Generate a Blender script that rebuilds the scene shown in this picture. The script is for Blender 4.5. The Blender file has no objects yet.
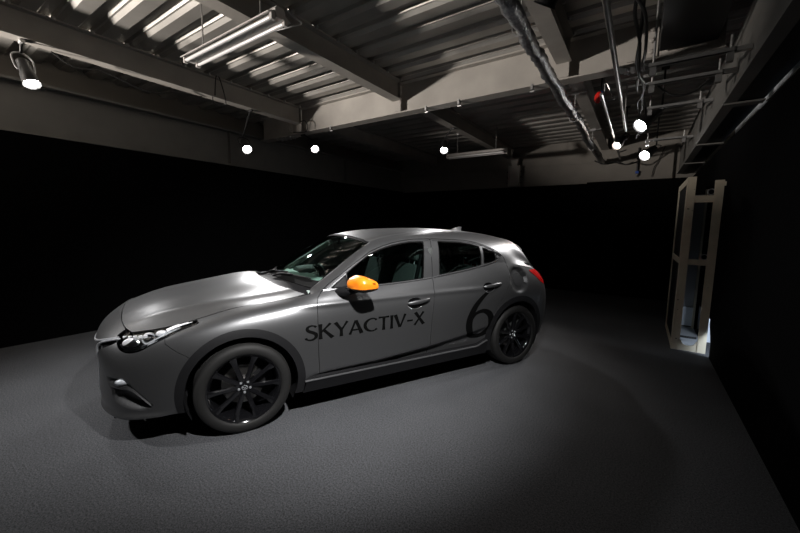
import bpy, math, random
import numpy as np
from mathutils import Matrix, Vector
from mathutils.bvhtree import BVHTree
random.seed(4)
sc = bpy.context.scene
COL = sc.collection
# ================================================================ camera, world, exposure
PH = 1.1131                                         # heading of the car in the room
cam_d = bpy.data.cameras.new('camera'); cam = bpy.data.objects.new('camera', cam_d); COL.objects.link(cam)
cam_d.sensor_width = 36; cam_d.lens = 352.5832/800*36; cam_d.clip_start = .05
CAM = Vector((3.0141, -1.7466, 1.4852))
right = Vector((.82747, .56138, .01222)); fwd = Vector((-.55720, .82309, -.11485))
fwd.normalize(); right = (right-fwd*right.dot(fwd)).normalized(); up = right.cross(fwd)
cam.matrix_world = Matrix(((right.x, up.x, -fwd.x, CAM.x), (right.y, up.y, -fwd.y, CAM.y), (right.z, up.z, -fwd.z, CAM.z), (0, 0, 0, 1)))
sc.camera = cam
W_ = bpy.data.worlds.new('world'); sc.world = W_; W_.use_nodes = True
W_.node_tree.nodes['Background'].inputs[0].default_value = (.02, .02, .022, 1)
W_.node_tree.nodes['Background'].inputs[1].default_value = 0.0
sc.view_settings.view_transform = 'Standard'; sc.view_settings.look = 'None'; sc.view_settings.gamma = 1
sc.view_settings.exposure = 0.0
sc.view_settings.use_curve_mapping = False
sc.cycles.max_bounces = 10; sc.cycles.transparent_max_bounces = 16
sc.cycles.sample_clamp_indirect = 4.0
POWER = 1.0
# spotlights of the room, the last two unseen and added as fill: name key -> (lens position, aim point, watts, cone degrees, warm?)
LAMPS = [
 ('black spotlight under the left ceiling beam, nearest the left picture edge', (-1.9, -.80, 2.80), (-.5, -.4, .0), 75, 70),
 ('bright spotlight hanging from the left ceiling beam just before it meets the cross beam', (-1.96, 1.47, 2.60), (.4, .7, .7), 260, 80),
 ('bright spotlight hanging under the left end of the cross beam', (-1.75, 2.62, 2.79), (.8, 1.4, .7), 170, 80),
 ('black spotlight beside the far fluorescent batten', (.09, 3.89, 2.80), (1.0, 2.0, .6), 90, 70),
 ('warm white spotlight between the two thin pipes at the far right', (2.60, 5.0, 2.80), (1.3, 2.3, .5), 70, 70),
 ('large black spotlight on the right rail, upper one of the pair', (2.92, 3.60, 2.74), (1.1, 1.8, .8), 130, 58),
 ('large black spotlight on the right rail, lower one of the pair', (2.98, 5.55, 2.70), (1.3, 2.4, .8), 110, 58),
 ('black spotlight above the camera aimed at the front door', (2.75, -.95, 2.86), (.50, .85, .55), 700, 78),
 ('added unseen black fill spotlight on the left, aimed at the car nose', (-.95, -2.5, 2.86), (-.75, -.7, .0), 230, 74),
 ('added unseen black fill spotlight high on the right, aimed at the rear door', (2.45, .60, 2.82), (.9, 1.6, .5), 45, 50),
]
# ================================================================ materials
MATS = {}
def mat(name, col, rough=.5, metal=0., spec=.5, bump=0., bscale=60., var=0., vscale=4., emit=None, coat=0., coatr=.1, trans=None):
    if name in MATS: return MATS[name]
    m = bpy.data.materials.new(name); m.use_nodes = True; nt = m.node_tree; N = nt.nodes; L = nt.links
    b = N['Principled BSDF']; b.inputs['Base Color'].default_value = (*col, 1); b.inputs['Roughness'].default_value = rough
    b.inputs['Metallic'].default_value = metal; b.inputs['Specular IOR Level'].default_value = spec
    b.inputs['Coat Weight'].default_value = coat; b.inputs['Coat Roughness'].default_value = coatr
    tc = N.new('ShaderNodeTexCoord')
    if var:
        n = N.new('ShaderNodeTexNoise'); n.inputs['Scale'].default_value = vscale; n.inputs['Detail'].default_value = 5
        L.new(tc.outputs['Object'], n.inputs['Vector'])
        r = N.new('ShaderNodeMapRange'); r.inputs['From Min'].default_value = .3; r.inputs['From Max'].default_value = .7
        r.inputs['To Min'].default_value = 1-var; r.inputs['To Max'].default_value = 1+var; L.new(n.outputs['Fac'], r.inputs['Value'])
        mx = N.new('ShaderNodeMix'); mx.data_type = 'RGBA'; mx.blend_type = 'MULTIPLY'; mx.inputs[0].default_value = 1
        mx.inputs[6].default_value = (*col, 1); L.new(r.outputs[0], mx.inputs[7]); L.new(mx.outputs[2], b.inputs['Base Color'])
    if bump:
        n = N.new('ShaderNodeTexNoise'); n.inputs['Scale'].default_value = bscale; n.inputs['Detail'].default_value = 4
        L.new(tc.outputs['Object'], n.inputs['Vector'])
        bp = N.new('ShaderNodeBump'); bp.inputs['Strength'].default_value = bump; bp.inputs['Distance'].default_value = .01
        L.new(n.outputs['Fac'], bp.inputs['Height']); L.new(bp.outputs[0], b.inputs['Normal'])
    if emit:
        b.inputs['Emission Color'].default_value = (*emit[0], 1); b.inputs['Emission Strength'].default_value = emit[1]
    MATS[name] = m
    return m
def glass(name, tint, rough=.02):
    if name in MATS: return MATS[name]
    m = bpy.data.materials.new(name); m.use_nodes = True; nt = m.node_tree; N = nt.nodes; L = nt.links
    N.remove(N['Principled BSDF']); out = N['Material Output']
    t = N.new('ShaderNodeBsdfTransparent'); t.inputs[0].default_value = (*tint, 1)
    g = N.new('ShaderNodeBsdfGlossy'); g.inputs['Roughness'].default_value = rough
    f = N.new('ShaderNodeFresnel'); f.inputs['IOR'].default_value = 1.52
    x = N.new('ShaderNodeMixShader'); L.new(f.outputs[0], x.inputs[0]); L.new(t.outputs[0], x.inputs[1]); L.new(g.outputs[0], x.inputs[2])
    L.new(x.outputs[0], out.inputs[0]); MATS[name] = m
    return m
PAINT = mat('satin_grey_paint', (.150, .152, .156), .37, .80, .5)
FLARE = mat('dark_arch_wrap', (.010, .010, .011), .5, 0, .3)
SILL = mat('dark_sill_plastic', (.008, .008, .009), .5, 0, .3)
BLACKP = mat('black_plastic', (.009, .009, .010), .6, 0, .22)
GLOSSB = mat('gloss_black', (.006, .006, .007), .10, 0, .6, coat=.6, coatr=.05)
RUBBER = mat('tyre_rubber', (.012, .0118, .0115), .66, 0, .4, bump=.05, bscale=200)
SEAL = mat('window_rubber', (.006, .006, .006), .75, 0, .05)
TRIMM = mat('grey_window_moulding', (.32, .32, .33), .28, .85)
CHROME = mat('chrome', (.80, .82, .86), .34, .75)
REFL = mat('lamp_reflector', (.90, .91, .94), .42, .25)
LAMPIN = mat('lamp_dark_bezel', (.02, .02, .022), .25)
ORANGE = mat('orange_mirror_paint', (.95, .25, .012), .32, 0, .5, coat=.3)
DECAL = mat('black_vinyl_lettering', (.003, .003, .003), .6, 0, .06)
RED = mat('red_lamp_plastic', (.70, .010, .010), .25, 0, .6, coat=.5)
INTER = mat('interior_trim', (.055, .06, .058), .7, var=.1)
DASH = mat('dashboard_soft_plastic', (.50, .60, .56), .6, var=.08)
SEATM = mat('seat_cloth', (.10, .115, .11), .8, bump=.1, bscale=300)
DISC = mat('brake_disc_steel', (.30, .29, .28), .35, 1.)
SCREENG = glass('windscreen_glass', (.76, .93, .87))
SIDEG = glass('tinted_side_glass', (.34, .42, .40))
CLEAR = glass('clear_lens', (.93, .95, .96))
STEELB = mat('painted_beam_steel', (.34, .32, .295), .55, 0, .4, var=.12, vscale=3, bump=.02)
DECKM = mat('galvanised_deck', (.40, .385, .36), .42, .45, .5, var=.16, vscale=2.2, bump=.03, bscale=40)
GIRD = mat('grey_girder_paint', (.15, .147, .138), .6, var=.08)
UPPER = mat('beige_upper_wall', (.19, .175, .155), .7, var=.12, vscale=2)
CLOTH = mat('black_partition_cloth', (.0028, .0028, .003), .98, 0, .03, bump=.15, bscale=25)
BLACKM = mat('matt_black_metal', (.010, .010, .011), .5)
GALV = mat('galvanised_steel', (.42, .42, .42), .38, .8, var=.15, vscale=12)
WHITEM = mat('white_enamel', (.52, .50, .48), .35)
TUBEM = mat('fluorescent_tube_off', (.66, .65, .65), .25)
FOIL = mat('silver_foil', (.36, .36, .37), .33, .9, var=.35, vscale=35, bump=1.0, bscale=45)
CREAM = mat('cream_rack_paint', (.66, .60, .47), .5, var=.07, vscale=8)
CABLE = mat('black_cable', (.01, .01, .01), .5)
LENSW = mat('lit_lamp_lens', (1, 1, 1), .3, emit=((1, .98, .96), 60.))
LENSWARM = mat('lit_warm_lamp_lens', (1, 1, 1), .3, emit=((1, .84, .72), 40.))
REDBELL = mat('red_alarm_paint', (.55, .02, .015), .3)
BLUEP = mat('blue_plastic', (.03, .09, .4), .4)
PANELG = mat('dull_grey_panel', (.45, .47, .50), .45)
PLYW = mat('white_corridor_board', (.7, .75, .82), .6)
# carpet
def carpet():
    m = bpy.data.materials.new('charcoal_carpet'); m.use_nodes = True; nt = m.node_tree; N = nt.nodes; L = nt.links
    b = N['Principled BSDF']; b.inputs['Roughness'].default_value = .93; b.inputs['Specular IOR Level'].default_value = .2
    tc = N.new('ShaderNodeTexCoord')
    n1 = N.new('ShaderNodeTexNoise'); n1.inputs['Scale'].default_value = 190; n1.inputs['Detail'].default_value = 6; n1.inputs['Roughness'].default_value = .75
    n2 = N.new('ShaderNodeTexNoise'); n2.inputs['Scale'].default_value = 1.6; n2.inputs['Detail'].default_value = 4
    n3 = N.new('ShaderNodeTexNoise'); n3.inputs['Scale'].default_value = 95; n3.inputs['Detail'].default_value = 3
    for n in (n1, n2, n3): L.new(tc.outputs['Object'], n.inputs['Vector'])
    cr = N.new('ShaderNodeValToRGB'); cr.color_ramp.elements[0].position = .36; cr.color_ramp.elements[1].position = .66
    cr.color_ramp.elements[0].color = (.022, .023, .025, 1); cr.color_ramp.elements[1].color = (.150, .154, .165, 1)
    a = N.new('ShaderNodeMath'); a.operation = 'MULTIPLY_ADD'; a.inputs[1].default_value = .6; L.new(n1.outputs['Fac'], a.inputs[0])
    c = N.new('ShaderNodeMath'); c.operation = 'MULTIPLY'; c.inputs[1].default_value = .4; L.new(n3.outputs['Fac'], c.inputs[0])
    L.new(c.outputs[0], a.inputs[2]); L.new(a.outputs[0], cr.inputs['Fac'])
    r = N.new('ShaderNodeMapRange'); r.inputs['To Min'].default_value = .8; r.inputs['To Max'].default_value = 1.2; L.new(n2.outputs['Fac'], r.inputs['Value'])
    mx = N.new('ShaderNodeMix'); mx.data_type = 'RGBA'; mx.blend_type = 'MULTIPLY'; mx.inputs[0].default_value = 1
    L.new(cr.outputs[0], mx.inputs[6]); L.new(r.outputs[0], mx.inputs[7]); L.new(mx.outputs[2], b.inputs['Base Color'])
    bp = N.new('ShaderNodeBump'); bp.inputs['Strength'].default_value = .15; bp.inputs['Distance'].default_value = .002
    L.new(n1.outputs['Fac'], bp.inputs['Height']); L.new(bp.outputs[0], b.inputs['Normal'])
    return m
CARPET = carpet()
# ================================================================ helpers
def tag(o, label=None, cat=None, group=None, kind=None):
    if label: o['label'] = label
    if cat: o['category'] = cat
    if group: o['group'] = group
    if kind: o['kind'] = kind
    return o
def obj(name, m, material, parent=None, smooth=True, angle=None):
    V, F = m; me = bpy.data.meshes.new(name)
    me.from_pydata([tuple(v[:3]) for v in V], [], [tuple(int(i) for i in f) for f in F]); me.update()
    if smooth is True:
        me.polygons.foreach_set('use_smooth', [True]*len(me.polygons))
        try: me.set_sharp_from_angle(angle=math.radians(angle or 32))
        except Exception: pass
    me.materials.append(material)
    o = bpy.data.objects.new(name, me); COL.objects.link(o)
    if parent: o.parent = parent
    return o
def empty(name, loc=(0, 0, 0), rot=(0, 0, 0), parent=None):
    o = bpy.data.objects.new(name, None); COL.objects.link(o); o.location = loc; o.rotation_euler = rot
    o.empty_display_size = .1
    if parent: o.parent = parent
    return o
def box(x0, x1, y0, y1, z0, z1, b=0.0):
    x0, x1 = sorted((x0, x1)); y0, y1 = sorted((y0, y1)); z0, z1 = sorted((z0, z1))
    if not b:
        V = [(x, y, z) for x in (x0, x1) for y in (y0, y1) for z in (z0, z1)]
        return np.array(V, float), [(0, 1, 3, 2), (4, 6, 7, 5), (0, 4, 5, 1), (2, 3, 7, 6), (0, 2, 6, 4), (1, 5, 7, 3)]
    import bmesh
    bm = bmesh.new(); bmesh.ops.create_cube(bm, size=1)
    for v in bm.verts: v.co = ((x0+x1)/2+v.co.x*(x1-x0), (y0+y1)/2+v.co.y*(y1-y0), (z0+z1)/2+v.co.z*(z1-z0))
    bmesh.ops.bevel(bm, geom=list(bm.edges), offset=b, segments=3, affect='EDGES', profile=.6)
    bm.verts.index_update(); r = np.array([v.co[:] for v in bm.verts]), [tuple(v.index for v in f.verts) for f in bm.faces]
    bm.free(); return r
def xf(m, M4):
    V = m[0][:, :3]; A = np.array(M4)
    return V@A[:3, :3].T+A[:3, 3], m[1]
def rotm(ax, a, piv=(0, 0, 0)):
    p = Vector(piv); return Matrix.Translation(p)@Matrix.Rotation(a, 4, ax)@Matrix.Translation(-p)
def lathe(prof, n=32, axis='Y', c=(0, 0, 0), closed=False, caps=True):
    """prof: list of (radius, along)"""
    V, F = [], []
    k = len(prof)
    for i in range(n):
        a = 2*math.pi*i/n
        for r, h in prof:
            p = {'Y': (r*math.cos(a), h, r*math.sin(a)), 'Z': (r*math.cos(a), r*math.sin(a), h), 'X': (h, r*math.cos(a), r*math.sin(a))}[axis]
            V.append((p[0]+c[0], p[1]+c[1], p[2]+c[2]))
    for i in range(n):
        j = (i+1) % n
        for q in range(k if closed else k-1):
            q2 = (q+1) % k
            f = (i*k+q, j*k+q, j*k+q2, i*k+q2)
            F.append(f)
    if not closed and caps:
        if prof[0][0] > 1e-6: F.append(tuple(i*k for i in range(n))[::-1])
        if prof[-1][0] > 1e-6: F.append(tuple(i*k+k-1 for i in range(n)))
    return weld((np.array(V, float), F), 1e-6)
def tube(pts, r, n=8, caps=True):
    P = [Vector(p) for p in pts]; V, F = [], []
    R = r if hasattr(r, '__len__') else [r]*len(P)
    t0 = (P[1]-P[0]).normalized(); u = t0.orthogonal().normalized()
    for i, p in enumerate(P):
        t = ((P[min(i+1, len(P)-1)]-P[max(i-1, 0)])).normalized()
        u = (u-t*u.dot(t)).normalized(); w = t.cross(u)
        for k in range(n):
            a = 2*math.pi*k/n; V.append(tuple(p+(u*math.cos(a)+w*math.sin(a))*R[i]))
    for i in range(len(P)-1):
        for k in range(n):
            k2 = (k+1) % n; F.append((i*n+k, i*n+k2, (i+1)*n+k2, (i+1)*n+k))
    if caps: F += [tuple(range(n))[::-1], tuple((len(P)-1)*n+k for k in range(n))]
    return np.array(V, float), F
def prism(poly, a0, a1, axes='xz'):
    """extrude a 2D polygon between a0 and a1 along the axis left over"""
    n = len(poly); V = []
    for a in (a0, a1):
        for p, q in poly:
            V.append({'xz': (p, a, q), 'yz': (a, p, q), 'xy': (p, q, a)}[axes])
    F = [tuple(range(n)), tuple(range(n, 2*n))[::-1]]+[(i, i+n, (i+1) % n+n, (i+1) % n) for i in range(n)]
    return np.array(V, float), F
def ball(c, rx, ry=None, rz=None, n=12, m=8):
    ry = ry or rx; rz = rz or rx
    V, F = lathe([(max(math.sin(math.pi*i/m), 0), -math.cos(math.pi*i/m)) for i in range(m+1)], n, 'Z')
    return V*np.array([rx, ry, rz])+np.array(c), F
def boxes(*bs): return join(*[box(*b) for b in bs])
def ibeam(axis, c, z0, z1, a0, a1, bw=.10, tf=.014, tw=.010):
    """I section between heights z0..z1 centred on c, running a0..a1 along axis"""
    if axis == 'Y':
        return boxes((c-bw/2, c+bw/2, a0, a1, z0, z0+tf), (c-bw/2, c+bw/2, a0, a1, z1-tf, z1), (c-tw/2, c+tw/2, a0, a1, z0+tf, z1-tf))
    return boxes((a0, a1, c-bw/2, c+bw/2, z0, z0+tf), (a0, a1, c-bw/2, c+bw/2, z1-tf, z1), (a0, a1, c-tw/2, c+tw/2, z0+tf, z1-tf))
def copies(src, parent):
    c = src.copy(); COL.objects.link(c); c.parent = parent
    for ch in list(src.children): copies(ch, c)
    return c
# ---------------------------------------------------------------- car surface maths (pure numpy)
def nspline(t, P, q):
    """natural cubic spline through P (n,k) at knots t, evaluated at q"""
    t = np.asarray(t, float); P = np.asarray(P, float); n = len(t)
    h = np.diff(t); A = np.zeros((n, n)); B = np.zeros((n, P.shape[1]))
    A[0, 0] = A[-1, -1] = 1
    for i in range(1, n-1):
        A[i, i-1] = h[i-1]; A[i, i] = 2*(h[i-1]+h[i]); A[i, i+1] = h[i]
        B[i] = 6*((P[i+1]-P[i])/h[i]-(P[i]-P[i-1])/h[i-1])
    Mm = np.linalg.solve(A, B)
    q = np.asarray(q, float); k = np.clip(np.searchsorted(t, q, side='right')-1, 0, n-2)
    a = (t[k+1]-q)[:, None]; b = (q-t[k])[:, None]; hk = h[k][:, None]
    return (Mm[k]*a**3+Mm[k+1]*b**3)/(6*hk)+(P[k]/hk-Mm[k]*hk/6)*a+(P[k+1]/hk-Mm[k+1]*hk/6)*b

def knots(N, ax):
    """averaged centripetal knots of the control net N (a,b,3) along axis ax"""
    d = np.sqrt((np.diff(N, axis=ax)**2).sum(-1))**0.8
    d = d.mean(1-ax); t = np.concatenate([[0], np.cumsum(d)])
    return t/t[-1]

def patch(net, nu, nv, mirror_u=False):
    """net[i][j] -> dense grid mesh (V (n,5): x,y,z,u,v ; F list). u runs along i, v along j"""
    N = np.array(net, float)
    n0 = N.shape[0]
    if mirror_u:                                  # u starts and ends on the centre plane: reflect for a flat tangent
        a = N[1:3][::-1].copy(); a[..., 1] *= -1
        b = N[-3:-1][::-1].copy(); b[..., 1] *= -1
        N = np.concatenate([a, N, b])
    tu, tv = knots(N, 0), knots(N, 1)
    qa, qb = (tu[2], tu[2+n0-1]) if mirror_u else (0, 1)
    uu = np.linspace(qa, qb, nu+1); vv = np.linspace(0, 1, nv+1)
    R1 = nspline(tu, N.reshape(len(tu), -1), uu).reshape(nu+1, len(tv), 3)
    G = nspline(tv, R1.transpose(1, 0, 2).reshape(len(tv), -1), vv).reshape(nv+1, nu+1, 3).transpose(1, 0, 2)
    U, W = np.meshgrid((uu-qa)/(qb-qa), vv, indexing='ij')
    V = np.concatenate([G.reshape(-1, 3), U.reshape(-1, 1), W.reshape(-1, 1)], 1)
    F = [(i*(nv+1)+j, (i+1)*(nv+1)+j, (i+1)*(nv+1)+j+1, i*(nv+1)+j+1) for i in range(nu) for j in range(nv)]
    return V, F

def cut(mesh, phi):
    """split a mesh where phi(V)=0 -> (part with phi<0, part with phi>0)"""
    V, F = mesh
    d = phi(V); d = np.where(np.abs(d) < 1e-9, 1e-9, d)
    VV = [v for v in V]; key = {}
    neg, pos = [], []
    def cross(a, b):
        k = (a, b) if a < b else (b, a)
        if k not in key:
            a, b = k; lo, hi = 0., 1.; s = d[a] < 0
            for _ in range(9):
                m = (lo+hi)/2; p = V[a]+(V[b]-V[a])*m
                if (phi(p[None])[0] < 0) == s: lo = m
                else: hi = m
            m = (lo+hi)/2; key[k] = len(VV); VV.append(V[a]+(V[b]-V[a])*m)
        return key[k]
    for f in F:
        s = [d[i] < 0 for i in f]
        if all(s): neg.append(f); continue
        if not any(s): pos.append(f); continue
        A, B = [], []
        for i in range(len(f)):
            a, b = f[i], f[(i+1) % len(f)]
            (A if s[i] else B).append(a)
            if s[i] != s[(i+1) % len(f)]:
                c = cross(a, b); A.append(c); B.append(c)
        if len(A) > 2: neg.append(tuple(A))
        if len(B) > 2: pos.append(tuple(B))
    VV = np.array(VV)
    return compact(VV, neg), compact(VV, pos)

def compact(V, F):
    used = sorted({i for f in F for i in f}); m = {o: n for n, o in enumerate(used)}
    return (V[used] if used else np.zeros((0, 5))), [tuple(m[i] for i in f) for f in F]

def join(*ms):
    V, F, o = [], [], 0
    for v, f in ms:
        V.append(v[:, :3]); F += [tuple(i+o for i in g) for g in f]; o += len(v)
    return np.concatenate(V), F

def mirror(m):
    V = m[0].copy(); V[:, 1] *= -1
    return V, [tuple(reversed(f)) for f in m[1]]

def weld(m, tol=1e-5):
    V, F = m; k = {}; idx = []
    out = []
    for v in V:
        q = tuple(np.round(v[:3]/tol).astype(int))
        if q not in k: k[q] = len(out); out.append(v)
        idx.append(k[q])
    FF = []
    for f in F:
        g = [idx[i] for i in f]; g = [g[i] for i in range(len(g)) if g[i] != g[i-1]]
        if len(set(g)) > 2: FF.append(tuple(g))
    return np.array(out), FF

def vnormals(V, F):
    N = np.zeros((len(V), 3))
    for f in F:
        p = V[list(f), :3]; n = np.zeros(3)
        for i in range(1, len(f)-1): n += np.cross(p[i]-p[0], p[i+1]-p[0])
        for i in f: N[i] += n
    return N/np.maximum(np.linalg.norm(N, axis=1), 1e-12)[:, None]

def flange(m, depth, lift=0.0):
    """fold the free border of a panel inwards so it reads as sheet with thickness"""
    V, F = m; V = V[:, :3]; N = vnormals(V, F)
    V = V+N*lift
    cnt = {}
    for f in F:
        for i in range(len(f)):
            a, b = f[i], f[(i+1) % len(f)]
            cnt[(a, b)] = cnt.get((a, b), 0)+1
    B = [(a, b) for (a, b) in cnt if (b, a) not in cnt]
    bv = sorted({i for e in B for i in e}); mp = {}; ext = []
    for i in bv: mp[i] = len(V)+len(ext); ext.append(V[i]-N[i]*depth)
    if not ext: return V, F
    return np.concatenate([V, np.array(ext)]), F+[(b, a, mp[a], mp[b]) for a, b in B]

def poly_sd(poly, ia=0, ib=2):
    """signed distance to a closed polygon in the (ia,ib) plane; negative inside"""
    P = np.array(poly, float); Q = np.roll(P, -1, 0)
    def phi(V):
        p = V[:, [ia, ib]]
        e = Q-P; w = p[:, None]-P[None]
        t = np.clip((w*e).sum(-1)/np.maximum((e*e).sum(-1), 1e-12), 0, 1)
        dist = np.sqrt(((w-e*t[..., None])**2).sum(-1)).min(1)
        c = (P[None, :, 1] > p[:, None, 1]) != (Q[None, :, 1] > p[:, None, 1])
        with np.errstate(divide='ignore', invalid='ignore'):
            xi = P[None, :, 0]+(p[:, None, 1]-P[None, :, 1])*(Q-P)[None, :, 0]/(Q-P)[None, :, 1]
        ins = (c & (p[:, None, 0] < xi)).sum(1) % 2 == 1
        return np.where(ins, -dist, dist)
    return phi

def smooth(pts, n=8, closed=False):
    """Catmull-Rom through 2D/3D points"""
    P = np.array(pts, float); m = len(P); out = []
    rng = range(m if closed else m-1)
    for i in rng:
        g = lambda k: P[k % m] if closed else P[min(max(k, 0), m-1)]
        a, b, c, d = g(i-1), g(i), g(i+1), g(i+2)
        for s in range(n):
            t = s/n
            out.append(.5*((2*b)+(-a+c)*t+(2*a-5*b+4*c-d)*t*t+(-a+3*b-3*c+d)*t**3))
    if not closed: out.append(P[-1])
    return np.array(out)

# control net of the lower body, walked round the plan from nose centre to tail centre; y<0 is the car's left
def _r(x, *wz): return [(x, -w, z) for w, z in wz]
LOWER = [
 [(-.885,0,.20),(-.905,0,.30),(-.905,0,.46),(-.915,0,.60),(-.915,0,.72),(-.775,0,.845)],
 [(-.88,-.22,.20),(-.90,-.23,.30),(-.90,-.24,.46),(-.91,-.24,.60),(-.90,-.24,.715),(-.765,-.22,.84)],
 [(-.855,-.43,.20),(-.875,-.44,.30),(-.87,-.445,.46),(-.875,-.45,.60),(-.865,-.44,.70),(-.735,-.42,.81)],
 [(-.79,-.59,.20),(-.81,-.60,.31),(-.81,-.60,.46),(-.815,-.60,.60),(-.80,-.57,.69),(-.70,-.545,.775)],
 [(-.70,-.71,.21),(-.715,-.72,.32),(-.715,-.725,.46),(-.71,-.715,.60),(-.685,-.68,.69),(-.64,-.635,.755)],
 [(-.53,-.785,.22),(-.535,-.80,.32),(-.54,-.805,.47),(-.54,-.80,.61),(-.52,-.76,.72),(-.48,-.665,.778)],
 [(-.30,-.83,.22),(-.30,-.85,.33),(-.30,-.86,.48),(-.30,-.86,.64),(-.29,-.815,.77),(-.27,-.695,.82)],
 _r(0,(.86,.22),(.88,.33),(.888,.49),(.885,.66),(.845,.815),(.72,.885)),
 _r(.3,(.865,.21),(.885,.33),(.89,.49),(.89,.67),(.855,.84),(.745,.915)),
 _r(.6,(.862,.21),(.88,.33),(.888,.5),(.893,.68),(.87,.86),(.80,.962)),
 _r(1.1,(.862,.21),(.875,.34),(.885,.5),(.897,.69),(.882,.86),(.803,.977)),
 _r(1.55,(.862,.21),(.875,.35),(.887,.5),(.899,.70),(.885,.865),(.803,1.002)),
 _r(2.05,(.865,.21),(.88,.35),(.889,.51),(.898,.71),(.885,.875),(.80,1.06)),
 _r(2.45,(.87,.22),(.885,.36),(.892,.52),(.9,.70),(.89,.88),(.795,1.115)),
 _r(2.75,(.865,.24),(.885,.37),(.892,.53),(.9,.7),(.885,.88),(.795,1.085)),
 _r(3.0,(.84,.25),(.86,.37),(.872,.52),(.875,.70),(.855,.87),(.775,1.035)),
 [(3.20,-.775,.26),(3.21,-.80,.37),(3.22,-.815,.52),(3.22,-.815,.70),(3.2,-.79,.86),(3.14,-.725,.995)],
 [(3.36,-.63,.27),(3.385,-.65,.37),(3.39,-.66,.52),(3.38,-.66,.70),(3.345,-.64,.85),(3.26,-.61,.975)],
 [(3.42,-.38,.27),(3.46,-.38,.37),(3.47,-.38,.52),(3.46,-.38,.70),(3.41,-.38,.85),(3.32,-.37,.97)],
 [(3.43,0,.27),(3.47,0,.37),(3.49,0,.52),(3.48,0,.70),(3.43,0,.85),(3.34,0,.97)]]
HOUSE = [   # greenhouse side: belt, mid, door top, roof rail
 [(.50,-.745,.945),(.505,-.738,.957),(.51,-.73,.968),(.52,-.72,.98)],
 [(.66,-.80,.965),(.70,-.768,1.03),(.735,-.73,1.085),(.80,-.66,1.165)],
 [(.88,-.803,.969),(.94,-.745,1.13),(1.00,-.69,1.245),(1.09,-.605,1.335)],
 [(1.15,-.803,.979),(1.18,-.745,1.17),(1.22,-.665,1.318),(1.28,-.572,1.378)],
 [(1.5,-.803,.999),(1.5,-.745,1.19),(1.51,-.65,1.362),(1.52,-.558,1.412)],
 [(1.9,-.801,1.042),(1.9,-.74,1.22),(1.9,-.645,1.368),(1.9,-.552,1.43)],
 [(2.3,-.797,1.095),(2.3,-.735,1.24),(2.3,-.64,1.35),(2.3,-.548,1.417)],
 [(2.6,-.79,1.112),(2.62,-.735,1.22),(2.63,-.645,1.318),(2.65,-.55,1.375)],
 [(2.86,-.788,1.062),(2.87,-.718,1.135),(2.89,-.665,1.232),(2.92,-.585,1.30)],
 [(3.08,-.752,1.01),(3.07,-.705,1.055),(3.045,-.688,1.11),(3.03,-.655,1.165)]]
HOOD = [
 [(-.775,0,.843),(-.75,-.3,.83),(-.705,-.535,.785),(-.655,-.618,.76)],
 [(-.60,0,.905),(-.59,-.3,.89),(-.555,-.55,.832),(-.48,-.665,.778)],
 [(-.40,0,.955),(-.39,-.3,.935),(-.36,-.56,.878),(-.27,-.695,.82)],
 [(-.1,0,1.005),(-.09,-.3,.985),(-.05,-.575,.915),(0,-.72,.885)],
 [(.11,0,1.035),(.13,-.3,1.015),(.20,-.59,.940),(.30,-.745,.915)],
 [(.215,0,1.032),(.25,-.3,1.014),(.385,-.6,.962),(.475,-.735,.942)]]

ROOF = [
 [(1.03,0,1.394),(1.045,-.32,1.378),(1.083,-.555,1.347),(1.092,-.604,1.334)],
 [(1.28,0,1.434),(1.28,-.32,1.42),(1.28,-.53,1.39),(1.28,-.573,1.377)],
 [(1.52,0,1.452),(1.52,-.32,1.44),(1.52,-.515,1.418),(1.52,-.558,1.411)],
 [(1.9,0,1.462),(1.9,-.32,1.452),(1.9,-.51,1.434),(1.9,-.552,1.429)],
 [(2.3,0,1.449),(2.3,-.32,1.439),(2.3,-.505,1.422),(2.3,-.548,1.416)],
 [(2.65,0,1.414),(2.65,-.32,1.403),(2.65,-.505,1.382),(2.65,-.55,1.374)],
 [(2.94,0,1.365),(2.93,-.32,1.35),(2.92,-.53,1.313),(2.92,-.585,1.299)],
 [(3.15,0,1.318),(3.13,-.32,1.298),(3.06,-.56,1.245),(3.02,-.62,1.22)]]
SCREEN = [
 [(.345,0,1.015),(.39,-.32,1.008),(.50,-.62,.985),(.535,-.712,.98)],
 [(.675,0,1.228),(.705,-.32,1.214),(.785,-.60,1.165),(.815,-.658,1.162)],
 [(1.022,0,1.390),(1.038,-.32,1.374),(1.076,-.553,1.343),(1.085,-.601,1.330)]]
COWL = [
 [(.20,0,1.0),(.235,-.3,.98),(.37,-.6,.93),(.45,-.73,.915)],
 [(.28,0,.985),(.32,-.31,.970),(.45,-.61,.935),(.505,-.72,.925)],
 [(.36,0,1.02),(.405,-.32,1.012),(.51,-.62,.988),(.53,-.705,.975)]]
TAILGATE = [
 [(3.10,0,1.30),(3.08,-.32,1.28),(3.03,-.56,1.22),(3.015,-.645,1.175)],
 [(3.22,0,1.14),(3.19,-.34,1.13),(3.12,-.60,1.10),(3.075,-.70,1.08)],
 [(3.34,0,.97),(3.32,-.36,.968),(3.24,-.61,.975),(3.13,-.73,1.0)]]
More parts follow.
